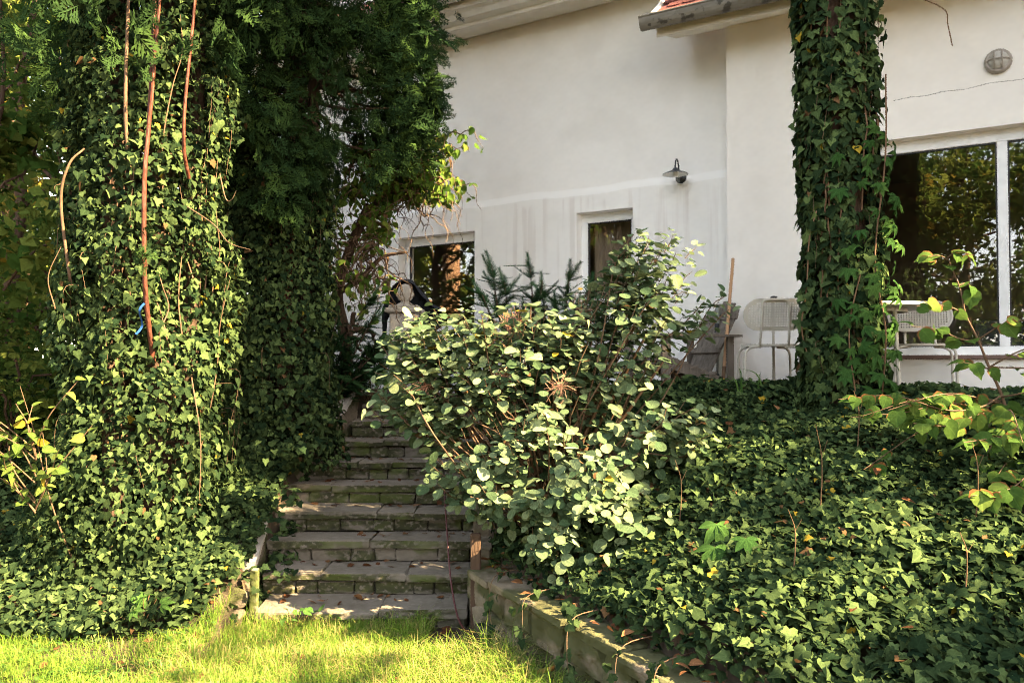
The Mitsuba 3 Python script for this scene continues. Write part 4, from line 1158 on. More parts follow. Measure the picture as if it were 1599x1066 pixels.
STEM = [(3.02, 4.75, .70), (2.90, 4.6, 1.155), (2.85, 4.6, 1.35), (2.81, 4.6, 1.51), (2.74, 4.6, 1.67), (2.68, 4.6, 1.825), (2.61, 4.6, 1.97), (2.58, 4.6, 2.12), (2.51, 4.6, 2.30)]
r = rng(79)
XT = []
for i in range(13):
    z0 = r.uniform(1.0, 1.5); e = np.array([r.uniform(1.9, 3.1), r.uniform(3.8, 4.6), r.uniform(1.08, 1.46)]); b_ = np.array([np.interp(z0, [.7, 1.15, 1.5], [3.02, 2.9, 2.81]), 4.62, z0])
    XT.append(([tuple(b_), tuple((b_ + e) / 2 + [0, 0, .07]), tuple(e)], int(r.integers(6, 12))))
sapling('hazel_sapling', 'hazel sapling with browned leaf edges standing in the ivy before the picture window', STEM, .012, XT + [
    ([(2.52, 4.6, 2.28), (2.45, 4.58, 2.31), (2.36, 4.57, 2.30)], 6), ([(2.51, 4.6, 2.30), (2.54, 4.55, 2.33), (2.60, 4.5, 2.30)], 4), ([(2.57, 4.6, 2.14), (2.62, 4.6, 2.15), (2.66, 4.58, 2.10)], 3),
    ([(2.61, 4.6, 1.97), (2.5, 4.55, 2.01), (2.38, 4.5, 2.02), (2.25, 4.45, 2.01)], 7), ([(2.68, 4.6, 1.82), (2.55, 4.55, 1.83), (2.4, 4.5, 1.88), (2.22, 4.45, 1.9)], 8), ([(2.68, 4.6, 1.83), (2.78, 4.5, 1.92), (2.88, 4.45, 1.93), (3.0, 4.4, 1.92)], 9),
    ([(2.74, 4.6, 1.67), (2.85, 4.5, 1.76), (2.96, 4.4, 1.80), (3.1, 4.35, 1.82)], 8), ([(2.74, 4.6, 1.66), (2.62, 4.5, 1.68), (2.5, 4.45, 1.70)], 4), ([(2.81, 4.6, 1.51), (2.6, 4.45, 1.45), (2.35, 4.35, 1.44), (2.05, 4.3, 1.52), (1.75, 4.3, 1.50)], 22),
    ([(2.85, 4.6, 1.35), (2.7, 4.3, 1.34), (2.5, 4.1, 1.32), (2.25, 4.0, 1.30)], 22), ([(2.87, 4.6, 1.3), (2.6, 4.4, 1.42), (2.35, 4.3, 1.36), (2.1, 4.2, 1.38)], 16), ([(2.9, 4.6, 1.2), (2.95, 4.3, 1.2), (2.85, 4.1, 1.1)], 10), ([(2.74, 4.6, 1.67), (2.95, 4.5, 1.66), (3.1, 4.4, 1.62)], 9), ([(2.88, 4.6, 1.25), (2.7, 4.2, 1.15), (2.45, 3.95, 1.08), (2.2, 3.85, 1.06)], 17), ([(2.81, 4.6, 1.5), (2.9, 4.3, 1.55), (3.0, 4.1, 1.5)], 10), ([(2.88, 4.6, 1.2), (2.8, 4.2, 1.28), (2.75, 3.95, 1.2)], 10),
    ([(2.95, 4.65, .95), (2.75, 4.1, 1.0), (2.55, 3.8, .92)], 10), ([(2.9, 4.6, 1.15), (2.95, 4.2, 1.35), (2.9, 4.0, 1.3)], 9)], .096, 'hazel_mat', 160)
r = rng(77)
tl = []
for i in range(15):
    x0, z0 = -3.02 + r.normal(0, .10), r.uniform(.85, 1.35)
    e = np.array([x0 + r.uniform(-.42, .42), 4.95 + r.uniform(-.1, .15), z0 + r.uniform(.05, .35)])
    tl.append(([(-3.02, 5.1, z0 - .15), ((x0 + e[0]) / 2, 5.02, z0 + .05), tuple(e)], int(r.integers(5, 9))))
sapling('hazel_sapling', 'small yellowing sapling in front of the dark undergrowth at the far left', [(-2.85, 5.3, .3), (-2.95, 5.15, .8), (-3.02, 5.1, 1.2), (-3.1, 5.05, 1.55)], .006, tl, .082, 'sapling_mat', 170, OVATE, 'ovate')

# ---- woodland trees: trunk, limbs, crown
def broad_tree(name, lab, x, y, h, rad, z0, seed, mat='wood_leaf_mat', n=420, size=.34, trunk=.14, clip=None, group=None, cat='tree', barkm='dark_bark'):
    k = thing(name, lab, cat, group); r = rng(seed); g = float(ground_z(x, y)) - .1
    obj('trunk', tube(wander((x, y, g), (x + r.normal(0, .3), y + r.normal(0, .3), h * .93), 14, .04, seed), np.linspace(trunk, trunk * .25, 14), 9), barkm, k, smooth=True)
    lim, P = [], []
    for i in range(max(10, n // 22)):
        th = r.uniform(0, 2 * PI); z = z0 + (h - z0) * r.random(); rr = rad * math.sqrt(max(.12, 1 - ((z - z0) / (h - z0) * 1.15 - .25) ** 2)) * r.uniform(.55, 1.05)
        e = np.array([x + rr * math.cos(th), y + rr * math.sin(th), z + .25])
        if i % 2 == 0 and (clip is None or clip(np.linspace((x, y, z - .7), e, 8)).all()):
            lim.append(tube(wander((x, y, max(g, z - .7)), e, 7, .05, seed * 7 + i), np.linspace(trunk * .3, .012, 7), 5, False))
        m = 22; f = r.uniform(.35, 1.05, m)[:, None]
        P.append(np.array([x, y, z - .3]) * (1 - f) + e * f + r.normal(0, .24, (m, 3)) * min(1.2, rad * .5 + .3))
    P = np.vstack(P)
    if clip is not None:
        P = P[clip(P)]
    obj('limb', join(lim), 'dark_bark', k, smooth=True)
    V, F, U = scatter(CLUMP, P, orient(r.normal(0, .55, P.shape) + UP, r.normal(0, 1, P.shape)), size * r.uniform(.7, 1.3, len(P)), r.integers(0, 400, len(P)).astype(float))
    tag(obj('crown', (V, F), mat, k, smooth=True, uv=U), kind='stuff')
    return k


back = [(-4.6, 8.6, 6.0, 1.2, 1.0, 'wood_leaf_mat', 'leafy tree close behind the lit ivy column'), (-6.3, 9.8, 7.5, 1.7, .8, 'wood_leaf_mat', 'dark leafy tree in the woodland at the left edge'), (-4.0, 11.5, 8, 1.6, 1.6, 'wood_leaf_mat', 'sunlit yellow-green tree glimpsed between the conifers'),
        (-8.5, 13.5, 9, 2.4, 1.5, 'wood_leaf_mat', 'sunlit yellow-green tree behind the woodland edge'), (-5.8, 15, 10, 2.3, 2, 'wood_leaf_mat', 'bright tree far behind the second conifer'), (-11, 17, 11, 3.0, 2, 'wood_leaf_mat', 'tall dark tree deep in the woodland'), (-8, 20, 12, 3.2, 2, 'wood_leaf_mat', 'farthest sunlit tree deep in the woodland'),
        (-13.5, 21, 12, 3.6, 1.5, 'wood_leaf_mat', 'broad dark tree deepest in the woodland at the left'), (-4.2, 19.5, 12, 3.0, 2.5, 'wood_leaf_mat', 'tall tree hidden behind the conifer crowns'), (-7.6, 11.6, 7, 1.9, .6, 'wood_leaf_mat', 'dark tree behind the undergrowth at the left edge'), (-5.0, 12.8, 6, 1.6, .6, 'wood_leaf_mat', 'low leafy tree seen just left of the lit ivy column'), (-9.8, 16.2, 4.2, 2.2, .3, 'wood_leaf_mat', 'low sunlit tree far off beyond the undergrowth'), (-12.5, 18.5, 5, 2.6, .3, 'wood_leaf_mat', 'low dark tree far off at the left edge')]
for i, (x, y, h, ra, z0, m, lab) in enumerate(back):
    broad_tree('woodland_tree', lab, x, y, h, ra, z0, 200 + i, m, 950 if y < 12 else 620, .22 if y < 12 else .42, .10 if y < 12 else .18, group=None)
for i, (x, y, h, ra, lab) in enumerate([(-4.3, 6.7, 1.5, .75, 'low dark shrub in the shade left of the lit ivy'), (-5.2, 7.6, 2.0, .9, 'dark undergrowth shrub at the left edge'), (-3.6, 8.0, 1.9, .7, 'dark shrub between the two conifers')]):
    broad_tree('woodland_shrub', lab, x, y, h, ra, .3, 230 + i, 'wood_leaf_mat', 420, .19, .03, cat='shrub')
# overhanging leafy branch, top left
broad_tree('maple_sapling', 'slim maple with large dark leaves reaching in at the top left', -4.1, 6.2, 5.4, .85, 2.2, 240, 'wood_leaf_mat', 300, .27, .035)
# trees the window panes mirror, and the ones that shade the garden
pine = thing('pine_tree', 'tall pine with a bare sunlit trunk west of the conifers', 'tree')
r = rng(81)
obj('trunk', tube(wander((-9.9, 5.95, -.1), (-9.8, 6.1, 11), 16, .02, 7), np.linspace(.27, .15, 16), 14), 'pine_bark', pine, smooth=True)
obj('limb', tube(spline([(-9.85, 5.95, 2.9), (-9.7, 6.7, 3.2), (-9.7, 7.4, 3.5)], 10), np.linspace(.07, .03, 10), 7), 'pine_bark', pine, smooth=True)
pc = np.array([-9.8, 6.1, 8.5]) + r.normal(0, 1, (380, 3)) * [1.3, 1.3, 1.5]
V, F, U = scatter(CLUMP, pc, orient(r.normal(0, .55, pc.shape) + UP, r.normal(0, 1, pc.shape)), r.uniform(.3, .5, len(pc)), r.integers(0, 400, len(pc)).astype(float))
tag(obj('crown', (V, F), 'thuja_mat', pine, smooth=True, uv=U), kind='stuff')
for i, (x, y, h, ra, z0, m, lab) in enumerate([
        (-13, 4.8, 6.5, 2.4, .6, 'wood_leaf_mat', 'leafy tree left of the pine that the left window mirrors'), (-13, 7.6, 6.5, 2.2, .6, 'wood_leaf_mat', 'dark tree right of the pine that the left window mirrors'),
        (-11.5, 9.6, 6, 1.8, .8, 'wood_leaf_mat', 'bright tree at the edge of the left window mirror image'), (-16, 3.5, 7.5, 3, .6, 'wood_leaf_mat', 'farthest tree that the left window mirrors'),
        (-4.4, -4.2, 6.0, 2.0, .8, 'wood_leaf_mat', 'near tree that the picture window mirrors'), (-8.0, -3.4, 6.4, 2.3, .8, 'wood_leaf_mat', 'second tree that the picture window mirrors'), (-1.6, -6.0, 6.6, 2.2, .8, 'wood_leaf_mat', 'tree behind the viewer that the picture window mirrors'),
        (-6.0, -8.5, 7.6, 3.0, 1.0, 'wood_leaf_mat', 'tall tree in the middle of the picture window mirror image'), (-11, -6.5, 7.5, 3.0, 1, 'wood_leaf_mat', 'farthest tree that the picture window mirrors'), (-9.5, -13, 9.5, 4.0, .8, 'wood_leaf_mat', 'broad tree behind the others that the picture window mirrors'), (-3.5, -12.5, 8.5, 3.4, .8, 'wood_leaf_mat', 'broad tree straight behind the viewer that the picture window mirrors')]):
    broad_tree('garden_tree', lab, x, y, h, ra, z0, 250 + i, m, 1250 if i >= 4 else 520, .42, .17)

for i, (x, y, h, ra, z0) in enumerate([(7.0, 2.2, 9.5, 2.3, 2.6), (9.6, .4, 11, 2.6, 3.0), (6.0, .2, 7.0, 1.5, 2.6), (10.5, 2.8, 12, 2.4, 5.0)]):
    broad_tree('shade_tree', ['first', 'second', 'third', 'farthest'][i] + ' garden tree east of the terrace whose crown dapples the bank', x, y, h, ra, z0, 280 + i, 'wood_leaf_mat', 2300, .36, .17, clip=lets_sun, group='trees that dapple the bank')

# ---- lawn
r = rng(91)
N = 95000
x = r.uniform(-4.2, .75, N); y = r.uniform(3.5, 5.42, N)
ed = 4.87 + .15 * (meshkit.fbm(np.column_stack([x * 2, y * 2, 0 * x]), 3, 9) - .5) + np.interp(x, [-3.5, -2.0, -1.75, -1.6], [-.05, .05, .45, .5])
bare = meshkit.fbm(np.column_stack([x * 1.7, y * 1.7, 0 * x]), 3, 14)
ok = (y < ed) & (x < wall_x(y) - .08 - .35 * ss(4.7, 5.2, y) * (meshkit.noise(np.column_stack([x * 4, y * 4, x * 0]), 2))) & ~((x > -.55 + .3 * (bare - .5)) & (y > 4.75)) & ((bare > .34) | (r.random(N) < .45))
x, y, bare = x[ok], y[ok], bare[ok]; N = len(x)
hgt = (.035 + .085 * r.random(N) ** 2 + .06 * ss(4.85, 5.3, y) * r.random(N)) * (.55 + 1.0 * bare) + .10 * ss(-1.0, -.1, x) * r.random(N) ** 1.5 + .07 * ss(.55, .05, wall_x(y) - x) * r.random(N)
a = r.uniform(0, 2 * PI, N); lean = r.uniform(.15, 1.25, N)
d = np.stack([np.cos(a), np.sin(a), 0 * a], 1); sd = np.stack([-np.sin(a), np.cos(a), 0 * a], 1) * (.0011 + .0012 * r.random(N))[:, None]
b = np.column_stack([x, y, ground_z(x, y) - .004])
m = b + d * (hgt * lean * .4)[:, None] + UP * (hgt * .62)[:, None]; e = b + d * (hgt * lean * 1.15)[:, None] + UP * (hgt * (1 - .25 * lean))[:, None]
GVs = np.stack([b - sd, b + sd, m + sd * .8, m - sd * .8, e], 1).reshape(-1, 3); o = (np.arange(N) * 5)[:, None, None]
GFs = (np.array([[0, 1, 2], [0, 2, 3], [3, 2, 4]])[None] + o).reshape(-1, 3)
ids = r.integers(0, 400, N).astype(float)
U = np.repeat(np.column_stack([ids + .5, 0 * ids + .5])[:, None], 5, 1).reshape(-1, 2)
tag(obj('lawn_grass', (GVs, GFs), 'grass_mat', uv=U), 'sunlit yellow-green lawn grass at the foot of the steps', 'grass', kind='stuff')

m = 1500; cc = r.uniform([-3.4, 3.9], [.1, 5.15], (60, 2)); xy = cc[r.integers(0, 60, m)] + r.normal(0, .07, (m, 2)); xy = xy[(xy[:, 0] < wall_x(xy[:, 1]) - .1) & (xy[:, 1] < 5.2)]
P = np.column_stack([xy, ground_z(xy[:, 0], xy[:, 1]) + r.uniform(.02, .05, len(xy))])
V, F, U = scatter(ROUND, P, orient(r.normal(0, .3, P.shape) + UP, r.normal(0, 1, P.shape)), .024 * r.uniform(.6, 1.5, len(P)), r.integers(0, 400, len(P)).astype(float))
tag(obj('lawn_clover', (V, F), 'weed_mat', smooth=True, uv=U), 'patches of small round clover leaves in the lawn grass', 'clover', kind='stuff')

# ---- fallen leaves
P = []
for k in range(-1, 8):
    yk = 7.68 - GO * k; zk = 1.70 - (3.65 + k) * RISE
    m = 16 if k > 0 else 8
    P.append(np.column_stack([r.uniform(-1.65, -.35, m), yk + r.uniform(.12, .30, m), np.full(m, zk + .012)]))
m = 150; xx, yy = r.uniform(-.75, .1, m), r.uniform(4.55, 5.35, m)
P.append(np.column_stack([xx, yy, ground_z(xx, yy) + .012])[xx < wall_x(yy) - .05])
s_ = r.uniform(0, 2.6, 90); q = W0 + WD * s_[:, None] + WN * r.uniform(.02, .36, 90)[:, None]; q[:, 2] = .39 + .04 * r.random(90); P.append(q)
m = 60; xx, yy = r.uniform(-2.4, -1.6, m), r.uniform(5.0, 5.45, m); P.append(np.column_stack([xx, yy, ground_z(xx, yy) + .02]))
m = 36; xx, yy = r.uniform(.3, 4, m), r.uniform(3, 5.8, m); P.append(np.column_stack([xx, yy, ground_z(xx, yy) + .15])[xx > wall_x(yy) + .3])
m = 46; xx, yy = r.uniform(-3.2, .1, m), r.uniform(4.2, 5.0, m); P.append(np.column_stack([xx, yy, ground_z(xx, yy) + .035])[xx < wall_x(yy) - .1])
P = np.vstack(P)
V, F, U = scatter(OVATE, P, orient(r.normal(0, .3, P.shape) + UP, r.normal(0, 1, P.shape) * [1, 1, .15]), .06 * r.uniform(.6, 1.3, len(P)), r.integers(0, 400, len(P)).astype(float))
tag(obj('fallen_leaves', (V, F), 'dead_leaf_mat', smooth=True, uv=U), 'brown fallen leaves on the treads, the wall top and the bare soil', 'leaves', kind='stuff')

# ---- small plants
def weed(lab, x, y, z, n_, size, seed, proto=OVATE, pname='ovate', spread=.09, hgt=.14, mat='weed_mat'):
    k = thing('leafy_weed', lab, 'plant'); r = rng(seed)
    p = np.column_stack([x + r.normal(0, spread, n_), y + r.normal(0, spread * .7, n_), z + hgt * r.uniform(.35, 1.1, n_)])
    obj('stem', join([tube([(x + (q[0] - x) * .3, y, z - .03), q], .0022, 4, False) for q in p]), 'tan_twig', k)
    leaves(k, 'leaf', proto, pname, mat, p, r.normal(0, .35, p.shape) + [0, -.4, .8], (p - [x, y, z]) * [4, 4, 1] + r.normal(0, .3, p.shape), size * r.uniform(.6, 1.2, n_), seed + 1, n_)


weed('bright green broad-leaved plant at the head of the steps', -1.42, 8.05, TERR - .05, 34, .11, 310, spread=.13, hgt=.25)
weed('small leafy plant in the grass by the bottom step', -1.42, 5.28, .0, 14, .06, 312, hgt=.10)
weed('pale green leafy plant low in the ivy mound near the lawn', -2.25, 4.92, .15, 12, .10, 314, FINGER, 'finger', hgt=.14, spread=.12)
gb = thing('grass_tuft', 'long narrow grass blades beside the chair legs at the terrace edge', 'plant')
for i in range(9):
    x0 = 1.86 + r.normal(0, .08); e = np.array([x0 + r.normal(0, .16), 6.2, 1.52 + r.uniform(0, .14)])
    pth = spline([(x0, 6.15, 1.36), (x0 + (e[0] - x0) * .3, 6.15, 1.36 + (e[2] - 1.36) * .8), e], 8); wd = np.linspace(.009, .001, 8)[:, None] * np.array([1, 0, .3])
    v = np.vstack([pth - wd, pth + wd]); i_ = np.arange(7)
    obj('blade', (v, np.stack([i_, i_ + 1, i_ + 9, i_ + 8], 1)), 'weed_mat', gb, smooth=True, uv=np.full((16, 2), .3) + [[i, 0]])

# ---- hoses
hp = spline([(-.47, 5.6, .80), (-.44, 5.45, .55), (-.40, 5.3, .25), (-.33, 5.1, .06), (-.22, 4.92, .02), (-.12, 4.75, .012)], 40)
tag(obj('garden_hose', tube(hp, .006, 8), 'hose_red', smooth=True), 'thin dark red hose hanging beside the steps', 'hose')
hp = spline([(-.12, 4.30, .02), (-.02, 4.28, .035), (.10, 4.30, .045), (.22, 4.34, .06), (.30, 4.37, .08)], 24)
tag(obj('garden_hose', tube(hp, .012, 8), 'hose_orange', smooth=True), 'orange-brown hose lying in the grass by the retaining wall', 'hose')

# ------------------------------------------------------------------ things on the house and terrace
# barn lamp on the left wall
wl = thing('wall_lamp', 'small black enamel barn lamp on the white wall', 'lamp')
LA, LZ = -0.555, 3.60
c = hw(LA, BL - .03, LZ)
def rot_to(v, axis=HB):
    """lathe axis z turned to point out of the wall (against HB)"""
    M = np.stack([HA, np.array([0, 0, 1.0]), -HB], 1)
    return v @ M.T
v, f = lathe([(0, 0), (.055, 0), (.058, .006), (.05, .02), (.03, .028), (0, .03)]); obj('base', (rot_to(v) + hw(LA, BL - .022, LZ), f), 'black_metal', wl, smooth=40)
lc = hw(LA, BL - .20, LZ + .035)
obj('arm', tube(spline([hw(LA, BL - .05, LZ), hw(LA, BL - .085, LZ + .06), hw(LA, BL - .12, LZ + .145), hw(LA, BL - .16, LZ + .165), hw(LA, BL - .195, LZ + .13), hw(LA, BL - .20, LZ + .05)], 26), .008, 8), 'black_metal', wl, smooth=True)
obj('shade', (lambda q: (q[0] + lc, q[1]))(lathe([(.0, .035), (.022, .034), (.03, .012), (.05, .004), (.125, -.028), (.127, -.034), (.122, -.033)], sides=36)), 'black_metal', wl, smooth=35)
obj('shade_lining', (lambda q: (q[0] + lc, q[1]))(lathe([(.121, -.0335), (.05, -.002), (.03, -.003)], sides=36)), 'white_enamel', wl, smooth=True)
obj('lamp_holder', (lambda q: (q[0] + lc, q[1]))(lathe([(.0, -.004), (.022, -.004), (.022, -.055), (0, -.055)])), 'eave_paint', wl, smooth=40)
obj('glass', (lambda q: (q[0] + lc, q[1]))(lathe([(.040, -.012), (.048, -.05), (.047, -.085), (.036, -.112), (.015, -.125), (0.0001, -.127)])), 'bulb_glass', wl, smooth=True)
# round caged lamp on the right wall
bl = thing('bulkhead_lamp', 'round caged lamp on the wall above the picture window', 'lamp')
BA, BZ = 2.255, 4.175
def onw(q, b=0.0):
    return rot_to(q[0]) + hw(BA, b, BZ), q[1]
obj('ring', onw(lathe([(.100, 0), (.100, .03), (.088, .05), (.076, .05), (.076, .03)], sides=40)), 'lamp_metal', bl, smooth=35)
obj('glass', onw(lathe([(.078, .03), (.074, .055), (.055, .078), (.03, .090), (0.0001, .094)], sides=32)), 'frosted_glass', bl, smooth=True)
bars = []
for o in (-.028, .028):
    h_ = math.sqrt(.088 ** 2 - o * o); bars.append(tube([hw(BA + o, -.048, BZ - h_), hw(BA + o, -.092, BZ - h_ * .6), hw(BA + o, -.105, BZ), hw(BA + o, -.092, BZ + h_ * .6), hw(BA + o, -.048, BZ + h_)], .0045, 6))
bars.append(tube([hw(BA - .088, -.048, BZ), hw(BA - .055, -.094, BZ), hw(BA, -.108, BZ), hw(BA + .055, -.094, BZ), hw(BA + .088, -.048, BZ)], .0045, 6))
obj('cage', join(bars), 'lamp_metal', bl, smooth=True)


# perforated metal chairs
def stadium(hw_, hh, n=14):
    return sg.LineString([(-hw_ + hh, 0), (hw_ - hh, 0)]).buffer(hh, n)


holes = [sa.translate(sg.Point(0, 0).buffer(.0062, 2), x, z) for x in np.arange(-.20, .201, .020) for z in np.arange(-.09, .0901, .020) if stadium(.215, .10).contains(sg.Point(x, z))]
from shapely.ops import unary_union
perf = trimesh.creation.extrude_polygon(stadium(.235, .118).difference(unary_union(holes)), .004, engine='earcut')
rimo = trimesh.creation.extrude_polygon(stadium(.248, .130).difference(stadium(.234, .117)), .022, engine='earcut')


def chair(lab, x, y, yaw, z0=TERR):
    k = thing('garden_chair', lab, 'chair')
    c, s = math.cos(yaw), math.sin(yaw)
    def W(v):
        v = np.asarray(v, float); return np.stack([x + v[..., 0] * c - v[..., 1] * s, y + v[..., 0] * s + v[..., 1] * c, z0 + v[..., 2]], -1)
    def panel(m):                                  # local: x wide, y depth (back at -y), z up
        v = np.array(m.vertices); bow = -.10 * v[:, 0] ** 2 * 4
        return W(np.column_stack([v[:, 0], -.225 - bow * .5 - .22 * v[:, 1] + v[:, 2], .70 + v[:, 1]])), np.array(m.faces)
    obj('backrest', panel(perf), 'chair_white', k)
    obj('backrest_rim', panel(rimo), 'chair_white', k, smooth=30)
    U_ = [(-.115, -.18, .455), (-.112, -.215, .53), (-.108, -.238, .64), (-.104, -.258, .78), (-.08, -.266, .815), (0, -.268, .82), (.08, -.266, .815), (.104, -.258, .78), (.108, -.238, .64), (.112, -.215, .53), (.115, -.18, .455)]
    obj('back_tube', tube(W(spline(U_, 60)), .0105, 10), 'chair_white', k, smooth=True)
    seat = trimesh.creation.extrude_polygon(sa.scale(sg.Point(0, 0).buffer(.215, 14), 1.06, 1.0), .018, engine='earcut'); v = np.array(seat.vertices)
    obj('seat', (W(v + [0, .02, .445]), np.array(seat.faces)), 'chair_white', k, smooth=30)
    for sx in (-1, 1):
        obj('leg', tube(W(spline([(sx * .10, -.16, .44), (sx * .16, -.17, .438), (sx * .205, -.18, .42), (sx * .232, -.19, .37), (sx * .238, -.20, .2), (sx * .242, -.21, 0.005)], 30)), .0105, 10), 'chair_white', k, smooth=True)
        obj('leg', tube(W(spline([(sx * .10, .16, .44), (sx * .16, .19, .438), (sx * .195, .20, .42), (sx * .215, .21, .37), (sx * .22, .215, .2), (sx * .225, .22, 0.005)], 30)), .0105, 10), 'chair_white', k, smooth=True)


chair('white perforated metal chair seen from behind left of the ivy trunk', 2.16, 6.72, math.radians(-6), 1.385)
chair('white perforated metal chair behind the round table right of the trunk', 3.36, 6.55, math.radians(158), 1.385)
gt = thing('garden_table', 'round white metal table half hidden by the ivy trunk', 'table')
tc = np.array([2.80, 6.33, 0])
obj('tabletop', (lambda q: (q[0] + tc, q[1]))(lathe([(0.0001, 2.115), (.50, 2.115), (.51, 2.122), (.512, 2.135), (.505, 2.145), (.0001, 2.147)], sides=56)), 'chair_white', gt, smooth=35)
obj('apron', (lambda q: (q[0] + tc, q[1]))(lathe([(.30, 2.113), (.30, 2.085), (.285, 2.085), (.285, 2.113)], sides=40)), 'chair_white', gt, smooth=35)
for a in (20, 110, 200, 290):
    ca, sa_ = math.cos(math.radians(a)), math.sin(math.radians(a))
    obj('leg', tube([tc + [ca * .29, sa_ * .29, 2.10], tc + [ca * .33, sa_ * .33, 1.385]], .016, 10), 'chair_white', gt, smooth=True)
lp = tc + [-.505 * .93, -.03, 2.147]
tag(obj('black_box', rbox(.05, .04, .05, .005, (2.27, 6.93, 2.245)), 'gasket'), 'small black box just above the left chair back', 'box')
obj('post', tube([(2.27, 6.95, 1.385), (2.27, 6.95, 2.22)], .012, 8), 'chair_white', 'black_box')

# wooden reclining chair at the house corner, its back to the viewer's right
ad = thing('slatted_armchair', 'grey weathered wooden slat armchair by the house corner', 'chair')
ax = np.array([1.64, 7.36, 1.385]); yaw = math.radians(205)
c, s = math.cos(yaw), math.sin(yaw)
def AW(v):
    v = np.asarray(v, float); return np.stack([ax[0] + v[..., 0] * c - v[..., 1] * s, ax[1] + v[..., 0] * s + v[..., 1] * c, ax[2] + v[..., 2]], -1)
def plank(p0, p1, w, t, up, parent, name, w1=None):
    p0, p1 = np.array(p0, float), np.array(p1, float); d = unit(p1 - p0); side = unit(np.cross(d, up)); nn = np.cross(side, d); w1 = w1 or w
    q = np.array([p + side * sx * ww / 2 + nn * sz * t / 2 for p, ww in ((p0, w), (p1, w1)) for sx in (-1, 1) for sz in (-1, 1)]); m = trimesh.convex.convex_hull(AW(q))
    obj(name, (np.array(m.vertices), np.array(m.faces)), 'old_wood', parent)
for i in range(5):                                   # back slats fan out, local x forward, y across
    o = (i - 2); top = .92 - .03 * o * o
    plank((-.10, o * .065, .22), (-.10 - .36 * top, o * .088, .22 + .72 * top), .060, .018, (1, 0, .5), ad, 'back_slat', .082)
plank((-.17, -.21, .42), (-.17, .21, .42), .05, .022, (1, 0, .4), ad, 'back_batten'); plank((-.345, -.235, .73), (-.345, .235, .73), .05, .022, (1, 0, .4), ad, 'back_batten')
for i in range(6):
    plank((.48 - .105 * i, -.26, .36 - .03 * i), (.48 - .105 * i, .26, .36 - .03 * i), .09, .018, (0.25, 0, 1), ad, 'seat_slat')
for sy in (-1, 1):
    plank((.52, sy * .24, .35), (-.42, sy * .24, .04), .10, .022, (0, 1, 0), ad, 'side_rail')
    plank((.48, sy * .285, 0), (.48, sy * .285, .54), .09, .022, (0, 1, 0), ad, 'front_leg')
    plank((-.22, sy * .285, 0), (-.22, sy * .285, .54), .07, .022, (0, 1, 0), ad, 'rear_leg')
    plank((.56, sy * .31, .55), (-.30, sy * .30, .55), .12, .02, (0, 0, 1), ad, 'arm')

# broom leaning on the house corner
br = thing('broom', 'wooden broom handle leaning against the house corner', 'broom')
obj('handle', tube([(1.885, 7.18, 1.47), (2.055, 7.42, 2.66)], .015, 10), 'broom_wood', br, smooth=True)
obj('binding', tube([(1.89, 7.187, 1.50), (1.912, 7.218, 1.66)], .018, 10), 'twig_bark', br, smooth=True)
bh = [tube([(1.885 + r.normal(0, .008), 7.18 + r.normal(0, .008), 1.49), (1.87 + r.normal(0, .035), 7.15 + r.normal(0, .03), 1.385)], .002, 3, False) for i in range(70)]
tag(obj('bristles', join(bh), 'tan_twig', br), kind='stuff')
# narrow grey-green panel stood on edge beside it
fp = thing('folded_panel', 'narrow grey-green metal panel standing on edge behind the broom', 'panel')
obj('sheet', hbox(-.03, .0, -.30, -.02, 1.40, 2.22, .004), 'grey_metal', fp)
for z in (1.5, 1.97):
    obj('hinge', hbox(-.035, .003, -.316, -.302, z, z + .09, .003), 'gasket', fp)
obj('foot', hbox(-.10, .16, -.36, -.30, 1.385, 1.415, .004), 'sill_metal', fp)

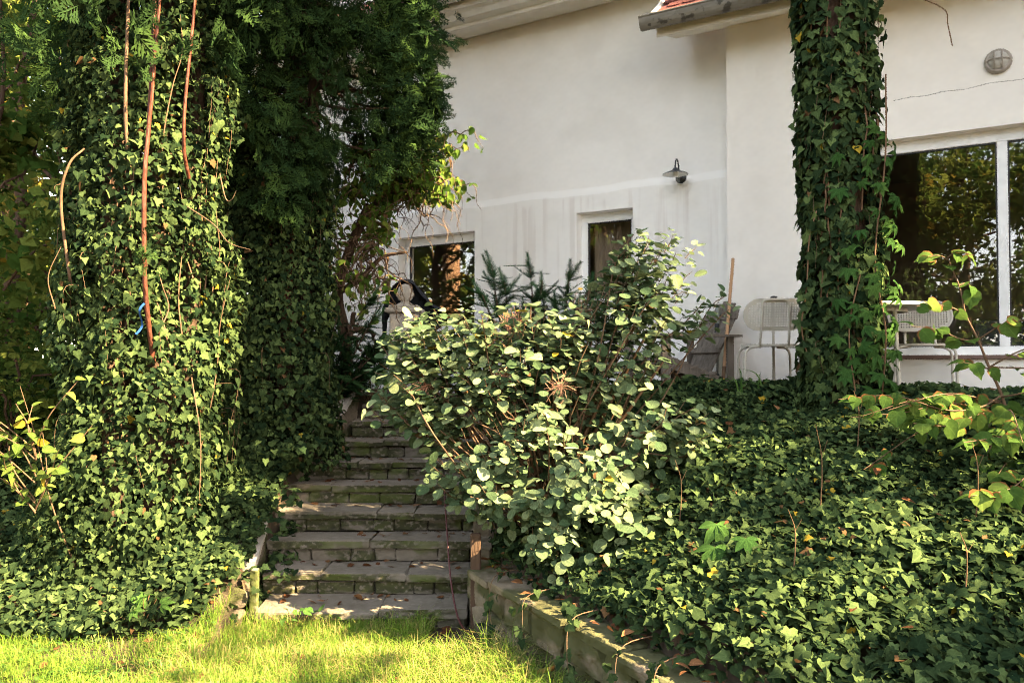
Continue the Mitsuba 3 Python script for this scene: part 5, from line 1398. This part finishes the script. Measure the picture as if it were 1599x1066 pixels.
# pier with ball finial, black cloth hung behind it
pc_ = np.array([-1.17, 8.75, 0])
gp_ = thing('stone_pier', 'pale square stone pier with an urn finial before the left window', 'pillar')
obj('shaft', rbox(.30, .30, .86, .012, pc_ + [0, 0, 1.80]), 'pale_stone', gp_)
obj('cap', rbox(.40, .40, .05, .012, pc_ + [0, 0, 2.257]), 'pale_stone', gp_)
obj('cap_step', rbox(.32, .32, .03, .008, pc_ + [0, 0, 2.298]), 'pale_stone', gp_)
obj('finial', (lambda q: (q[0] + pc_ + [0, 0, 2.31], q[1]))(lathe([(0, 0), (.10, 0), (.095, .015), (.055, .04), (.045, .055), (.075, .075), (.092, .11), (.095, .15), (.088, .165), (.082, .17), (.070, .205), (.04, .235), (0.0001, .245)], sides=32)), 'pale_stone', gp_, smooth=35)
n = 26
arc = spline([(-.27, .12, 1.9), (-.24, .14, 2.35), (-.14, .16, 2.56), (-.03, .17, 2.63), (.10, .17, 2.57), (.25, .16, 2.38), (.42, .12, 2.28)], n) + pc_
rows = [arc + [0, dy, dz] + 0.012 * np.stack([np.sin(np.arange(n) * 1.3 + k), np.cos(np.arange(n) * .9 + k), np.zeros(n)], 1) for k, (dy, dz) in enumerate([(-.10, -.035), (0, 0), (.06, -.01), (.10, -.10), (.12, -.25)])]
v = np.vstack(rows); i, j = np.meshgrid(np.arange(4), np.arange(n - 1), indexing='ij'); q = np.stack([i * n + j, i * n + j + 1, (i + 1) * n + j + 1, (i + 1) * n + j], -1).reshape(-1, 4)
tag(obj('black_cloth', (v, q), 'black_fabric', smooth=True), 'black cloth hung over and behind the urn finial', 'cloth')
# pale covers glimpsed through the bush
def dome(lab, cx, cy, z0, rx, ry, h, seed):
    m = trimesh.creation.icosphere(4, 1.0); v = np.array(m.vertices); v = v * (1 + .22 * (meshkit.fbm(v * 2.2 + seed, 3, seed) - .5)[:, None]); v[:, 2] = np.maximum(v[:, 2], -.6)
    ang = np.arctan2(v[:, 1], v[:, 0]); fold = 1 + .05 * np.sin(ang * 9) * (1 - np.clip(v[:, 2], 0, 1))
    v = np.column_stack([cx + v[:, 0] * rx * fold, cy + v[:, 1] * ry * fold, z0 + (v[:, 2] + .6) / 1.6 * h])
    tag(obj('furniture_cover', (v, np.array(m.faces)), 'cover_cloth', smooth=True), lab, 'cover')
dome('pale grey cover over furniture, glimpsed through the bush under the left window', -.62, 8.3, TERR, .34, .30, .70, 3)
dome('lower grey rounded cover glimpsed through the middle of the bush', -.12, 7.9, TERR, .34, .3, .58, 5)
